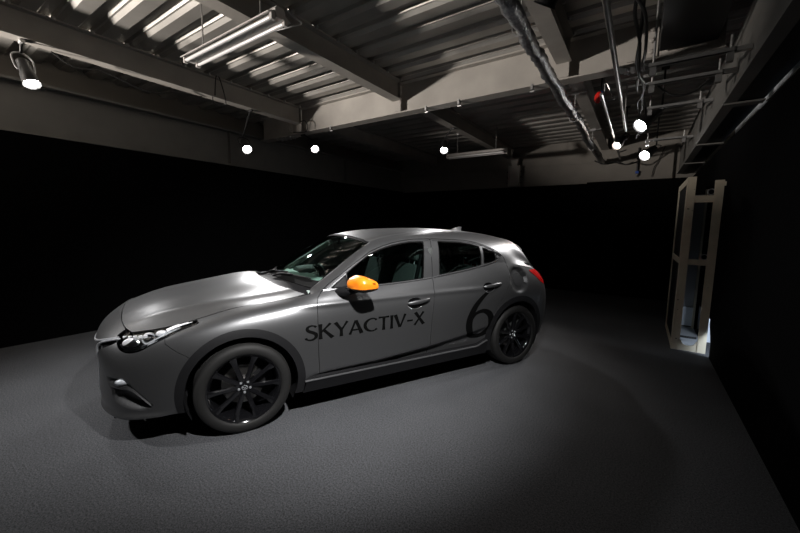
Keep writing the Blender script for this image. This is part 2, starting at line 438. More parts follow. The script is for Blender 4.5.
# ================================================================ the room shell
XL, XR, YB, YF, ZW, ZD = -3.09, 3.78, 7.385, -4.3, 2.51, 3.45
tag(obj('floor', box(-4.7, 4.8, YF-.2, YB+.3, -.08, 0), CARPET, smooth=False), kind='structure')
tag(obj('wall_left', box(XL-.06, XL, -1.25, YB, 0, ZW), CLOTH, smooth=False), kind='structure')
tag(obj('wall_back', boxes((XL, 1.93, YB, YB+.05, 0, 2.485), (1.93, XR, YB-.03, YB+.05, 0, ZW)), CLOTH, smooth=False), kind='structure')
tag(obj('wall_front', box(-4.7, 4.4, YF-.1, YF, 0, 3.6), CLOTH, smooth=False), kind='structure')
cornr = [(YF, 0), (3.60, 0), (3.60, .17), (3.46, .34), (3.46, .40), (4.95, .40), (4.95, 0), (YB, 0), (YB, ZW), (YF, ZW)]
wr = join(prism([(YF, 0), (3.56, 0), (3.56, .17), (3.74, .0+.36), (3.74, ZW), (YF, ZW)], XR, XR+.04, 'yz'),
          box(XR, XR+.04, 3.74, 5.02, .42, ZW), box(XR, XR+.04, 5.02, YB, 0, ZW))
tag(obj('wall_right', wr, CLOTH, smooth=False), kind='structure')
# the lit gap behind the rack and the outer shell of the building
tag(obj('trim_1', boxes((4.35, 4.40, YF, YB+.1, 0, 3.6), (XR+.04, 4.35, 5.04, 5.09, 0, 2.4), (3.825, 4.35, 4.3, 4.33, 0, .8)), PLYW, smooth=False), kind='structure')
tag(obj('trim_2', boxes((-3.45, -3.40, -1.25, YB+.1, 0, 3.6), (-4.7, -4.65, YF, -1.25, 0, 3.6), (-4.7, -3.14, -1.25, -1.20, 0, 2.5)), UPPER, smooth=False), kind='structure')
up_ = boxes((-3.4, 2.28, 7.44, 7.50, 2.4, 2.955), (-3.4, 2.28, 7.47, 7.52, 2.955, 3.6), (2.28, 3.46, 7.40, 7.50, 2.4, 3.2), (2.28, 4.35, 7.50, 7.55, 2.4, 3.6), (-3.4, 2.28, 7.425, 7.47, 2.945, 2.965))
tag(obj('trim_3', up_, UPPER, smooth=False), kind='structure')
# ribbed steel deck: trapezoid ribs every 0.3 m across Y
def deck():
    prof = []; y = YF
    k = math.floor(YF/.3)-1
    y = k*.3+.06
    while y < YB+.3:
        prof += [(y, ZD), (y+.115, ZD), (y+.135, ZD+.022), (y+.15, ZD+.022), (y+.165, ZD+.058), (y+.235, ZD+.058), (y+.25, ZD+.03), (y+.268, ZD+.03)]
        y += .3
    n = len(prof); V = []
    for x in (-4.7, 4.35):
        for yy, z in prof: V.append((x, yy, z))
        for yy, z in prof: V.append((x, yy, ZD+.09))
    F = []
    for i in range(n-1):
        F.append((i, i+1, 2*n+i+1, 2*n+i)); F.append((n+i, 3*n+i, 3*n+i+1, n+i+1))
    return np.array(V, float), F
tag(obj('ceiling', deck(), DECKM, smooth=False), kind='structure')
# ---------------------------------------------------------------- steelwork
def bolt(c, ax='Z', r=.016, h=.014):
    return lathe([(r*.0001, h), (r*.6, h), (r, h*.6), (r, 0)], 8, ax, c)
def beam(label, axis, c, z0, z1, a0, a1, bw, studs=None, **k):
    t = empty('steel_beam', (c, a0, z0) if axis == 'Y' else (a0, c, z0))
    tag(t, label, 'beam')
    o = t.location
    b = obj('beam_section', xf(ibeam(axis, c, z0, z1, a0, a1, bw), Matrix.Translation(-o)), STEELB, t, smooth=False)
    if studs:
        s, y0, y1 = studs; me = None; y = math.ceil(y0/.3)*.3-.01
        while y < y1:
            if me is None:
                m0 = obj('bolt', join(lathe([(.0001, -.016), (.013, -.016), (.018, -.006), (.018, .012)], 8, 'Z')), GALV, t); me = m0.data
            else:
                m0 = bpy.data.objects.new('bolt', me); COL.objects.link(m0); m0.parent = t
            m0.location = Vector((c+s*(bw/2+.016), y, z1-.008))-o
            y += .3
    return t
bA = beam('grey ceiling beam on the left, running from the picture edge to the cross beam', 'Y', -1.94, 3.18, ZD, YF, 2.44, .15, studs=(1, -2, 2.4))
bC = beam('grey ceiling beam in the middle, passing over the near fluorescent batten', 'Y', .10, 3.20, ZD, YF, 2.44, .15, studs=(1, -2, 2.4))
bD = beam('grey ceiling beam just right of the silver foil duct', 'Y', 2.22, 3.20, ZD, YF, 2.44, .15, studs=(1, -2, 2.4))
beam('dark ceiling beam beyond the cross beam, ending over the column', 'Y', .16, 3.20, ZD, 2.64, 7.40, .15)
beam('dark ceiling beam beyond the cross beam at the left', 'Y', -1.94, 3.20, ZD, 2.64, 7.40, .15)
beam('dark ceiling beam beyond the cross beam behind the foil duct', 'Y', 2.24, 3.20, ZD, 2.64, 7.40, .15)
# cross beam B with splice plates
tB = empty('cross_beam', (-3.05, 2.54, 3.04)); tag(tB, 'long pale grey steel cross beam spanning the ceiling from left wall to right girder', 'beam')
oB = -tB.location
obj('beam_section', xf(ibeam('X', 2.54, 3.04, ZD, -3.05, 3.50, .17, .016), Matrix.Translation(oB)), STEELB, tB, smooth=False)
def spl(x0, x1):
    sp = obj('splice_plate', xf(boxes((x0, x1, 2.45, 2.63, 3.026, 3.042), (x0+.02, x1-.04, 2.520, 2.532, 3.10, 3.40)), Matrix.Translation(oB)), STEELB, tB, smooth=False)
    me = None
    for i in range(4):
        for yy in (2.485, 2.595):
            b = obj('bolt', bolt((0, 0, 0), 'Z', .017, -.022), GALV, sp) if me is None else bpy.data.objects.new('bolt', me)
            if me is None: me = b.data
            else: COL.objects.link(b); b.parent = sp
            b.location = Vector((x0+.04+i*(x1-x0-.08)/3, yy, 3.026))+oB
    for zz in (3.15, 3.25, 3.35):
        b = obj('bolt', bolt((0, 0, 0), 'Y', .022, -.022), STEELB, sp); b.location = Vector((x1-.09, 2.520, zz))+oB
spl(2.76, 3.06); spl(-2.62, -2.18)
for x in (-1.94, .10, 2.22):   # end plates where the side beams land
    obj('end_plate', xf(box(x-.05, x+.05, 2.445, 2.455, 3.06, 3.44), Matrix.Translation(oB)), STEELB, tB, smooth=False)
for i, x in enumerate((-1.2, .55, 1.02, 1.9)):   # small hangers clamped under the flange
    obj('clamp', xf(join(box(x-.012, x+.012, 2.445, 2.49, 3.0, 3.06), tube([(x-.02, 2.47, 2.985), (x+.03, 2.47, 2.985)], .012)), Matrix.Translation(oB)), GALV, tB)
# left girder and right girder
tg = tag(empty('side_girder', (XL-.1, YF, 2.53)), 'deep grey steel girder running along the top of the left black wall', 'girder'); og = -tg.location
obj('girder_web', xf(boxes((XL-.16, XL-.10, -1.25, 7.40, 2.55, 3.10), (XL-.16, XL+.02, -1.25, 7.40, 3.10, 3.13)), Matrix.Translation(og)), GIRD, tg, smooth=False)
obj('bottom_flange', xf(boxes((XL-.25, XL+.01, -1.25, 7.40, 2.515, 2.535), (XL-.10, XL-.06, -1.25, 7.40, 2.535, 2.56)), Matrix.Translation(og)), GIRD, tg, smooth=False)
for y in (1.9, 4.9):
    obj('stiffener', xf(box(XL-.10, XL-.02, y-.006, y+.006, 2.56, 3.10), Matrix.Translation(og)), GIRD, tg, smooth=False)
tr = tag(empty('side_girder', (3.56, YF, 2.6)), 'pale grey steel girder high along the right black wall', 'girder'); og = -tr.location
obj('girder_web', xf(boxes((3.555, 3.60, YF, 7.38, 2.60, 3.10), (3.60, 3.80, YF, 7.38, 3.08, 3.10)), Matrix.Translation(og)), GIRD, tr, smooth=False)
obj('bottom_flange', xf(boxes((3.535, 3.62, YF, 7.38, 2.585, 2.60)), Matrix.Translation(og)), GIRD, tr, smooth=False)
obj('soffit_board', xf(boxes((3.62, 3.80, YF, 7.38, 2.60, 2.615)), Matrix.Translation(og)), BLACKM, tr, smooth=False)
for y in (2.58, 4.4, 6.0):
    obj('cross_strap', xf(box(3.53, 3.80, y-.05, y+.05, 2.572, 2.586), Matrix.Translation(og)), GIRD, tr, smooth=False)
tx = tag(empty('edge_rail', (XR+.02, 1.0, 2.515)), 'thin bright steel rail along the top edge of the right black wall', 'rail')
obj('rail', xf(boxes((XR-.010, XR+.010, 1.5, 2.35, 2.512, 2.522), (XR-.010, XR+.010, 2.62, 3.0, 2.512, 2.522)), Matrix.Translation(-tx.location)), GALV, tx, smooth=False)
# column at the back wall
tc_ = tag(empty('column_stub', (.30, 7.33, 2.3)), 'short grey steel column with bolts in front of the back wall under the middle beam', 'column')
obj('column_section', boxes((-.10, .10, -.06, .05, .2, .70), (-.14, -.11, -.075, .05, .2, .70), (.11, .14, -.075, .05, .2, .70)), STEELB, tc_, smooth=False)
obj('bracket', prism([(-.06, .70), (.06, .70), (.10, .90), (-.10, .90)], -.05, .05), STEELB, tc_, smooth=False)
for zz in (.28, .42, .56):
    for xx in (-.17, .17):
        o_ = obj('bolt', bolt((xx, 0, zz), 'Y', .018, -.02), BLACKM, tc_); o_.location = (0, -.02, 0)
# ---------------------------------------------------------------- pipes and ducts
def crinkle():
    pts, R = [], []
    y = -1.0; i = 0
    while y < 7.35:
        pts.append((2.20+.012*math.sin(y*2.1)+.006*math.sin(y*9), y, 2.90+.012*math.sin(y*3.3+1)+.004*(y-1)))
        R.append(.052+.005*math.sin(i*1.9)+.004*math.sin(i*.7)+random.uniform(-.0035, .0035)); y += .045; i += 1
    V, F = tube(pts, R, 18)
    V = V+np.array([[random.uniform(-.0035, .0035) for _ in range(3)] for _ in range(len(V))])
    return V, F
td = tag(empty('foil_duct', (2.2, -1, 2.9)), 'crinkled silver foil insulated pipe hanging under the ceiling', 'duct')
obj('duct_skin', xf(crinkle(), Matrix.Translation(-td.location)), FOIL, td, angle=50)
for y in (.95, 3.4, 5.4):
    obj('hanger', xf(join(tube([(2.2, y, 2.95), (2.2, y, 3.19)], .006), tube([(2.05, y, 3.19), (2.33, y, 3.185)], .009),
        tube([(2.2+.06*math.cos(a), y, 2.9+.06*math.sin(a)) for a in np.linspace(0, 6.283, 15)], .005, 6, False), box(2.16, 2.24, y-.02, y+.02, 3.165, 3.2)), Matrix.Translation(-td.location)), GALV, td)
t = tag(empty('conduit_pipe', (2.715, -1, 2.96)), 'long straight grey pipe hanging in front of the cross beam at the right', 'pipe')
obj('pipe', tube([(0, 0, 0), (0, 5.75, 0)], .022, 14), GALV, t)
for y in (2.2, 5.2): obj('hanger', tube([(0, y, .02), (0, y, ZD-2.96)], .006), GALV, t)
t = tag(empty('ladder_pipe', (2.56, 2.7, 2.90)), 'short pipe ladder with rungs running beside the long straight pipe', 'pipe')
obj('pipe', tube([(0, 0, 0), (0, 4.2, 0)], .016, 10), GALV, t)
for y in (.3, 1.1, 1.9, 2.7, 3.5): obj('rung', tube([(0, y, 0), (.13, y, .04)], .011, 8), GALV, t)
obj('hanger', join(tube([(0, .3, 0), (0, .3, .53)], .006), tube([(0, .3, .25), (.10, .32, .02)], .008)), GALV, t)
t = tag(empty('vent_duct', (3.24, -1.5, 3.12)), 'flat black ventilation duct at the ceiling beside the right girder', 'duct')
obj('duct_skin', box(-.21, .21, -1.0, 3.98, 0, .30, .015), BLACKM, t)
for y in (0, 1.3, 2.6): obj('flange_band', box(-.225, .225, y-.02, y+.02, -.012, .31), BLACKM, t, smooth=False)
# short lighting rails at the right
rails = [(1.70, 2.71, 'nearest the camera'), (2.15, 2.72, 'second from the camera'), (3.35, 2.84, 'just above the upper large spotlight'), (5.05, 2.82, 'the farthest one, by the lower large spotlight')]
for y, z, w in rails:
    t = tag(empty('lighting_rail', (3.22, y, z)), 'short galvanised lighting rail by the right girder, '+w, 'rail', 'lighting rails by the right girder')
    obj('channel', boxes((-.25, .25, -.018, .018, 0, .008), (-.25, .25, -.018, -.012, 0, .032), (-.25, .25, .012, .018, 0, .032)), GALV, t, smooth=False)
    for x in (-.22, .22): obj('drop_rod', tube([(x, 0, .01), (x, 0, ZD-z if x < 0 else .12)], .008), GALV, t)
    obj('wall_arm', box(.24, .329, -.018, .018, .0, .03), GALV, t, smooth=False)
    
    for s_ in (-1, 1): obj('end_clip', box(.22*s_-.02, .22*s_+.02, -.02, .02, -.06, 0), GALV, t, smooth=False)
# cable bundle and loose cables
def cable(name, label, pts, r, mt=CABLE, n=7):
    c = smooth(pts, 8); o = obj(name, (tube([tuple(p) for p in c], r, n)), mt); return tag(o, label, 'cable')
t = tag(empty('cable_bundle', (2.90, .4, 2.96)), 'bundle of black power cables leading back to the right spotlights', 'cable')
for k in range(3):
    r_ = random.Random(k); p = []
    for i in range(11): p.append((.03*math.sin(i*1.3+k*2)+r_.uniform(-.03, .03), i*.46, .05*math.sin(i*.9+k)+r_.uniform(-.03, .03)))
    obj('cable_strand', tube([tuple(q) for q in smooth(p, 8)], .012, 7), CABLE, t)
cable('power_cable', 'thin black cable draped in a loop over the left ceiling beam', [(-1.84, .95, 3.19), (-1.83, .97, 3.45-.02), (-1.84, 1.02, 3.44), (-1.83, 1.08, 3.22), (-1.9, 1.12, 3.13), (-1.95, 1.0, 3.12), (-1.86, .93, 3.17)], .007)
cable('power_cable', 'black cable curling at the corner of the left beam and the cross beam', [(-2.05, 2.42, 3.06), (-1.75, 2.42, 3.03), (-1.68, 2.40, 3.12), (-1.74, 2.40, 3.2), (-1.85, 2.41, 3.21)], .009)
cable('power_cable', 'black cable sagging below the left ceiling beam behind the nearest spotlight', [(-1.98, -.62, 3.17), (-1.98, -.45, 3.08), (-1.99, -.2, 3.12), (-1.98, .2, 3.04), (-1.98, .5, 3.12), (-1.98, .85, 3.17)], .007)
cable('power_cable', 'grey flex from the near fluorescent batten to the middle beam', [(.78, .05, 3.02), (.80, .12, 2.99), (.74, .22, 3.02), (.50, .34, 3.12), (.16, .40, 3.2)], .006, GALV)
cable('power_cable', 'black cable hanging between the rails below the right girder', [(3.02, 2.195, 2.76), (3.15, 2.22, 2.64), (3.3, 2.22, 2.64), (3.42, 2.195, 2.76)], .008)
cable('power_cable', 'thin cable trailing down the pale back wall at the far right', [(3.12, 7.36, 2.56), (3.15, 7.36, 2.75), (3.2, 7.36, 2.85), (3.3, 7.36, 3.15)], .008)
cable('power_cable', 'thin black cable tangled over the far end of the foil duct', [(2.1, 6.9, 2.9), (2.3, 6.8, 2.8), (2.5, 6.9, 2.84), (2.7, 6.8, 2.76), (2.9, 6.9, 2.85), (2.95, 6.6, 3.0)], .012)
# red alarm bell
t = tag(empty('alarm_bell', (2.49, 3.18, 3.02), (0, 0, -1.15)), 'round red alarm bell fixed under the cross beam by the pipes', 'bell')
obj('gong', lathe([(.0001, -.045), (.035, -.042), (.060, -.025), (.068, 0), (.060, .005)], 20, 'Y'), REDBELL, t)
obj('backplate', box(-.035, .035, .0, .03, -.035, .06, .005), BLUEP, t); obj('stem', tube([(0, .02, .05), (0, .02, .42)], .009), BLACKM, t)
t = tag(empty('cable_hook', (2.86, 7.36, 2.62)), 'small dark hook with a blue plug hanging before the pale back wall', 'hook')
obj('stem', tube([(0, 0, .55), (0, 0, .05), (.03, 0, 0), (0, 0, -.04)], .016), BLACKM, t); obj('plug', box(-.03, .03, -.04, .02, .02, .07, .006), BLUEP, t)
# ---------------------------------------------------------------- fluorescent battens
def batten(loc, label, up_to):
    t = tag(empty('fluorescent_batten', loc), label, 'lamp', 'unlit fluorescent battens')
    obj('body', prism([(-.03, .0), (.03, .0), (.045, .05), (.03, .075), (-.03, .075), (-.045, .05)], -.65, .65, 'yz'), WHITEM, t, smooth=False)
    obj('reflector', join(prism([(-.095, .01), (-.03, .045), (-.03, .05), (-.10, .015)], -.64, .64, 'yz'), prism([(.095, .01), (.03, .045), (.03, .05), (.10, .015)], -.64, .64, 'yz')), WHITEM, t, smooth=False)
    for y in (-.055, .055):
        tb = obj('tube', tube([(-.61, y, -.004), (.61, y, -.004)], .0155, 12), TUBEM, t)
        for x in (-.63, .63): obj('tube_holder', box(x-.012, x+.012, y-.016, y+.016, -.025, .03), WHITEM, tb, smooth=False)
    for x in (-.42, .42): obj('drop_rod', join(tube([(x, 0, .07), (x, 0, up_to)], .007), box(x-.02, x+.02, -.02, .02, up_to-.03, up_to)), GALV, t)
    return t
batten((.10, .02, 2.96), 'white twin-tube fluorescent batten near the camera, hung from the ribbed ceiling', .49)
batten((.07, 5.36, 2.96), 'white twin-tube fluorescent batten far back over the car roof', .49)
# ---------------------------------------------------------------- spotlights
for i, (lab, pos, aim, watt, cone) in enumerate(LAMPS):
    P0 = Vector(pos); d = (Vector(aim)-P0).normalized()
    t = tag(empty('stage_spotlight', pos), lab, 'spotlight', 'stage spotlights')
    t.rotation_euler = d.to_track_quat('-Z', 'Y').to_euler()
    big = i in (5, 6); s = 1.25 if big else 1.0
    obj('housing', lathe([(.028*s, .24*s), (.045*s, .23*s), (.052*s, .10*s), (.060*s, .085*s), (.064*s, -.012), (.060*s, -.012), (.056*s, .02), (.050*s, .03)], 28, 'Z'), BLACKM, t)
    warm = i in (4,)
    lens = obj('lens', lathe([(.0001, .012), (.03*s, .014), (.054*s, .022)], 24, 'Z'), LENSWARM if warm else LENSW, t)
    obj('barn_ring', lathe([(.064*s, -.012), (.070*s, -.022), (.066*s, -.024), (.060*s, -.012)], 28, 'Z', closed=True), GALV if i == 0 else BLACKM, t)
    yo = obj('yoke', tube([tuple(p) for p in smooth([(-.062*s, 0, .12*s), (-.075*s, 0, .16*s), (-.075*s, .02, .26*s), (0, .03, .30*s), (.075*s, .02, .26*s), (.075*s, 0, .16*s), (.062*s, 0, .12*s)], 5)], .007), GALV if i == 0 else BLACKM, t)
    # stem from the yoke straight up in the room
    q = t.rotation_euler.to_matrix(); y_w = P0+q@Vector((0, .03, .30*s)); top = {0: 3.18, 1: 3.18, 2: 3.04, 3: 3.2}.get(i, 3.44)
    inv = (Matrix.Translation(P0)@q.to_4x4()).inverted()
    anc = {0: (-1.94, y_w.y), 1: (-1.94, y_w.y), 2: (y_w.x, 2.54), 3: (.16, y_w.y)}.get(i, (y_w.x, y_w.y))
    pts = [inv@y_w, inv@Vector((*anc, top))]
    obj('drop_pipe', tube([tuple(p) for p in pts], .011, 8), BLACKM, t)
    cl = [inv@Vector((anc[0]+dx, anc[1], top-.015)) for dx in (-.04, .04)]
    obj('clamp', tube([tuple(p) for p in cl], .02, 8), GALV if i == 0 else BLACKM, t)
    ld = bpy.data.lights.new('spot', 'SPOT'); ld.energy = watt*POWER; ld.spot_size = math.radians(cone); ld.spot_blend = .95
    ld.shadow_soft_size = .045; ld.color = (1, .86, .74) if warm else (1, .985, .975)
    lo = bpy.data.objects.new('spot', ld); COL.objects.link(lo); lo.parent = t; lo.location = (0, 0, -.03)
# lights out of view: the corridor lamp and the added ceiling flood
def unseen_lamp(kind, loc, watt, col, size=.05, aim=None, cone=120):
    ld = bpy.data.lights.new('lamp', kind); ld.energy = watt*POWER; ld.color = col
    if kind != 'SUN': ld.shadow_soft_size = size
    if kind == 'SPOT': ld.spot_size = math.radians(cone); ld.spot_blend = .6
    o = bpy.data.objects.new('lamp', ld); COL.objects.link(o); o.location = loc
    if aim: o.rotation_euler = (Vector(aim)-Vector(loc)).to_track_quat('-Z', 'Y').to_euler()
    return o
# ---------------------------------------------------------------- cream rack
t = tag(empty('steel_rack', (3.61, 4.3, 0), (0, 0, 0)), 'tall cream painted steel rack frame against the right black wall', 'rack')
def post(x0, x1, y0, y1, h):
    b = box(x0, x1, y0, y1, 0, h); return b
def rk(name, x0, x1, y0, y1, z0, z1, mt=CREAM): return obj(name, box(x0-3.61, x1-3.61, y0-4.3, y1-4.3, z0, z1), mt, t, smooth=False)
p1 = rk('upright', 3.435, 3.515, 3.70, 3.73, 0, 2.10); rk('upright', 3.685, 3.765, 3.70, 3.73, 0, 2.05)
rk('upright', 3.435, 3.46, 4.86, 4.94, 0, 2.10); rk('upright', 3.74, 3.765, 4.86, 4.94, 0, 2.05)
rk('crossbar', 3.515, 3.685, 3.705, 3.725, 1.80, 1.88); rk('crossbar', 3.515, 3.685, 3.705, 3.725, 1.06, 1.13)
base = [(3.515, 0), (3.685, 0), (3.685, .13)]+[(3.60+.07*math.cos(a), .12-.055*math.sin(a)) for a in np.linspace(0, math.pi, 9)]+[(3.515, .13)]
obj('base_plate', prism([(x-3.61, z) for x, z in base][::-1], -.595, -.575), CREAM, t, smooth=False)
rk('side_rail', 3.437, 3.452, 3.73, 4.86, 2.02, 2.10); rk('side_rail', 3.437, 3.452, 3.73, 4.86, 0, .07); rk('side_rail', 3.437, 3.452, 3.73, 4.86, 1.06, 1.13)
rk('side_panel', 3.447, 3.452, 3.735, 4.86, .07, 2.02, BLACKM); rk('low_board', 3.46, 3.765, 4.90, 4.94, .06, .34, PLYW)
rk('lip', 3.435, 3.445, 3.73, 3.80, 0, 2.10)
rk('back_panel', 3.46, 3.765, 4.95, 4.965, .10, 1.98, PANELG)
rk('floor_tray', 3.46, 3.765, 3.74, 4.94, .02, .035, PANELG)
rk('tray_bar', 3.515, 3.70, 3.95, 3.97, .10, .125, BLACKM)
for k in range(9): rk('side_slot', 3.4335, 3.436, 3.90+k*.001, 3.93, 1.5+k*.05, 1.525+k*.05, BLACKM)
for z in (1.92, 1.16):
    obj('ring', tube([(.05+.032*math.cos(a), -.58, z+.032*math.sin(a)) for a in np.linspace(0, 6.2832, 21)], .006, 8, False), GALV, t)
obj('latch', join(box(.155, .20, -.60, -.575, 1.985, 2.03), tube([(.20+.02*math.cos(a), -.59, 2.008+.02*math.sin(a)) for a in np.linspace(0, 6.2832, 15)], .006, 6, False)), CREAM, t)
for x, z, s in ((3.455, 1.72, .012), (3.50, 1.70, .007), (3.45, 1.45, .005), (3.46, .5, .006), (3.45, .62, .009), (3.50, 1.95, .005), (3.73, 1.3, .004), (3.72, .8, .005), (3.50, .12, .006), (3.47, .135, .01)):
    rk('paint_chip', x, x+s*1.6, 3.6985, 3.701, z, z+s, BLACKM)
unseen_lamp('AREA', (4.20, 3.35, .40), 9, (.78, .88, 1.0), .22, (3.75, 4.4, .1))
# unseen floodlight left of the camera, added to light the ribbed ceiling
t = tag(empty('added_floodlight', (-3.75, -3.95, 1.92)), 'added unseen floodlight on a black tripod stand behind the camera, lighting the ceiling', 'floodlight')
t.rotation_euler = (0, 0, 0)
obj('stand_pole', tube([(0, 0, -.10), (0, 0, -1.7)], .02, 10), BLACKM, t)
for k in range(3): obj('leg', tube([(0, 0, -1.6), (.3*math.cos(k*2.09), .3*math.sin(k*2.09), -1.91)], .015, 8), BLACKM, t)
obj('lamp_head', box(-.16, -.03, -.16, .0, -.12, .12, .01), BLACKM, t)
unseen_lamp('SPOT', (-3.68, -3.85, 1.94), 2250, (1, .92, .84), .16, (-3.68+.60*5, -3.85+.80*5, 1.94+.40*5), 50)
# ================================================================ the car
CAR = empty('hatchback_car', (0, 0, 0), (0, 0, PH))
tag(CAR, 'matte grey five-door hatchback with an orange door mirror and black lettering', 'car')
def sstep(t): t = np.clip(t, 0, 1); return t*t*(3-2*t)
Lp = patch(LOWER, 190, 72, True); Gp = patch(HOUSE, 110, 34)
# --- sculpting of the lower body
V = Lp[0]
x, y, z = V[:, 0], V[:, 1], V[:, 2]
cz = np.interp(x, [.3, .54, 1.06, 1.58, 2.05, 2.3], [.345, .35, .358, .395, .452, .50])
am = .046*sstep((cz-z)/.060)*sstep((x-.38)/.22)*sstep((2.42-x)/.3)
V[:, 1] += am
lip = np.exp(-((z-.222)/.022)**2)*sstep((-.42-x)/.1)
V[:, 0] -= lip*.034*np.clip(1-abs(y)/.9, .25, 1); V[:, 1] -= lip*.016*np.clip(abs(y)/.7, 0, 1)
# shallow dish round the fuel door, crease along the shoulder of the doors
rr = np.hypot((x-2.715), (z-.925)*.95); V[:, 1] += np.where((y < -.7), .020*sstep((.135-rr)/.03), 0)*1.4
cr = np.exp(-((z-(.868+.012*np.sin((x-.2)*1.2)))/.018)**2)*sstep((x-.2)/.5)*sstep((2.5-x)/.5); V[:, 1] -= .010*cr
# hood edge of the headlamp brow
# --- make the greenhouse start exactly on the lower body's upper edge
top = V[[i*73+72 for i in range(191)]]; o = np.argsort(top[:, 0]); top = top[o]
GV = Gp[0].copy(); nv = 35
for i in range(111):
    c = GV[i*nv:(i+1)*nv]; b = c[0, :3]
    yy, zz = np.interp(b[0], top[:, 0], top[:, 1]), np.interp(b[0], top[:, 0], top[:, 2])
    w = (1-c[:, 4])[:, None]**2
    c[:, 1:3] += w*np.array([yy-b[1], zz-b[2]])
Gp = (GV, Gp[1])
bv = BVHTree.FromPolygons([Vector(v[:3]) for v in np.concatenate([Lp[0], Gp[0]])], [tuple(f) for f in Lp[1]]+[tuple(i+len(Lp[0]) for i in f) for f in Gp[1]])
def ysurf(x, z, off=0.):
    h = bv.ray_cast(Vector((x, -2, z)), Vector((0, 1, 0)))
    return (h[0].y if h[0] else -.88)-off
def on_side(pts, off=0.): return [(x, ysurf(x, z, off), z) for x, z in pts]
g = .0028
def circ(cx, cz, r, rz=None):
    rz = rz or r
    return lambda V: (np.hypot((V[:, 0]-cx), (V[:, 2]-cz)*r/rz)-r)
def PL(name, m, mt, parent=CAR, both=True, depth=.014, lift=0., label=None, angle=None):
    """a left panel and its mirrored twin"""
    m = flange(weld(m), depth, lift); out = []
    for s in ((0, 1) if both else (0,)):
        o = obj(name, m if s == 0 else mirror(m), mt, parent, angle=angle); out.append(o)
        if label: o['label'] = label
    return out
FW, RW, WZ = 0.0, 2.70, .333
keep = Lp
def arches(m):
    _, m = cut(m, circ(FW, WZ, .368)); _, m = cut(m, circ(RW, WZ, .368)); return m
body = arches(keep)
# headlamp and tail lamp
HL = smooth([(-.735, .73), (-.735, .70), (-.715, .668), (-.675, .652), (-.63, .655), (-.59, .668), (-.53, .70), (-.455, .735), (-.37, .772), (-.275, .803), (-.262, .812)], 5)
HLp = list(map(tuple, HL))+[(-.285, .825), (-.34, .86), (-.8, .90), (-.74, .76)]
TL = [(2.925, 1.012), (3.02, .955), (3.11, .885), (3.20, .842), (3.42, .835), (3.7, .84), (3.7, 1.0), (3.2, 1.0), (3.10, 1.008), (3.0, 1.018)]
wide = lambda a: (lambda V: a-np.abs(V[:, 1]))
hp = poly_sd(HLp); hphi = lambda V: np.maximum(np.maximum(hp(V), .545-np.abs(V[:, 1])), -.0*V[:, 0])
lamp, body = cut(body, lambda V: np.maximum(hp(V), .575-np.abs(V[:, 1])+.35*np.clip(.72-V[:, 2], -.05, .05)))
tp = poly_sd(TL); tail, body = cut(body, lambda V: np.maximum(tp(V), .45-np.abs(V[:, 1])))
# arch flares
fl1, body = cut(body, circ(FW, WZ, .425)); fl2, body = cut(body, circ(RW, WZ, .43))
# doors
B_LINE = [(1.702, 1.42), (1.70, 1.363), (1.66, 1.183), (1.633, .993), (1.601, .863), (1.577, .635), (1.574, .29)]
FD = [(.536, .29), (.522, .62), (.527, .88), (.545, .925), (.585, .965), (.66, 1.02), (.755, 1.079), (.90, 1.172), (1.053, 1.262), (1.18, 1.305), (1.289, 1.332), (1.40, 1.350), (1.503, 1.361), (1.70, 1.363)]+B_LINE[2:]
RD = [B_LINE[6], B_LINE[5], B_LINE[4], B_LINE[3], B_LINE[2], (1.70, 1.363), (1.90, 1.357), (2.10, 1.346), (2.20, 1.333), (2.287, 1.315), (2.38, 1.288), (2.46, 1.256), (2.552, 1.193), (2.575, 1.15), (2.600, 1.03), (2.58, .93), (2.50, .81), (2.425, .72), (2.352, .60), (2.30, .50), (2.272, .40), (2.262, .29)]
fdp, rdp = poly_sd(FD), poly_sd(RD)
low, body = cut(body, lambda V: np.maximum(V[:, 2]-.302, np.maximum(.40-V[:, 0], V[:, 0]-2.30)))   # below the sill line: replaced by the skirt
fdL, rest = cut(body, lambda V: fdp(V)+g); _, rest = cut(rest, lambda V: fdp(V)-.001); 
rdL, rest = cut(rest, lambda V: rdp(V)+g); _, rest = cut(rest, lambda V: rdp(V)-.001)
fdG, restG = cut(Gp, lambda V: fdp(V)+g); _, restG = cut(restG, lambda V: fdp(V)-.0035)
rdG, restG = cut(restG, lambda V: rdp(V)+g); _, restG = cut(restG, lambda V: rdp(V)-.0035)
# windows in (x,z)
SAIL = [(.665, .985), (.775, 1.062), (.80, 1.078), (.80, .988)]
GF = [(.815, .990), (1.10, .992), (1.35, 1.002), (1.532, 1.016), (1.560, 1.15), (1.605, 1.333), (1.467, 1.331), (1.36, 1.318), (1.272, 1.302), (1.16, 1.275), (1.044, 1.234), (.93, 1.168), (.815, 1.090)]
GR = [(1.727, 1.036), (1.745, 1.15), (1.785, 1.333), (2.051, 1.320), (2.17, 1.303), (2.272, 1.280), (2.262, 1.20), (2.236, 1.104), (2.0, 1.068)]
GQ = [(2.285, 1.116), (2.322, 1.266), (2.39, 1.245), (2.452, 1.218), (2.452, 1.16), (2.436, 1.138), (2.36, 1.125)]
GT = [(2.474, 1.208), (2.53, 1.178), (2.52, 1.168), (2.458, 1.142)]
def window(fr, poly, nm, mt, seal=True, parent=None, lift=-.006, grow=.0):
    ph = poly_sd(poly)
    gl, fr = cut(fr, lambda V: ph(V)-grow)
    se = None
    if seal: gl, se = cut(gl, lambda V: ph(V)-grow+.009)
    return fr, gl, se
parts = []
fdG, w_s, s_s = window(fdG, SAIL, '', None, grow=.004)
fdG, w_f, s_f = window(fdG, GF, '', None, grow=.010)
rdG, w_r, s_r = window(rdG, GR, '', None, grow=.010)
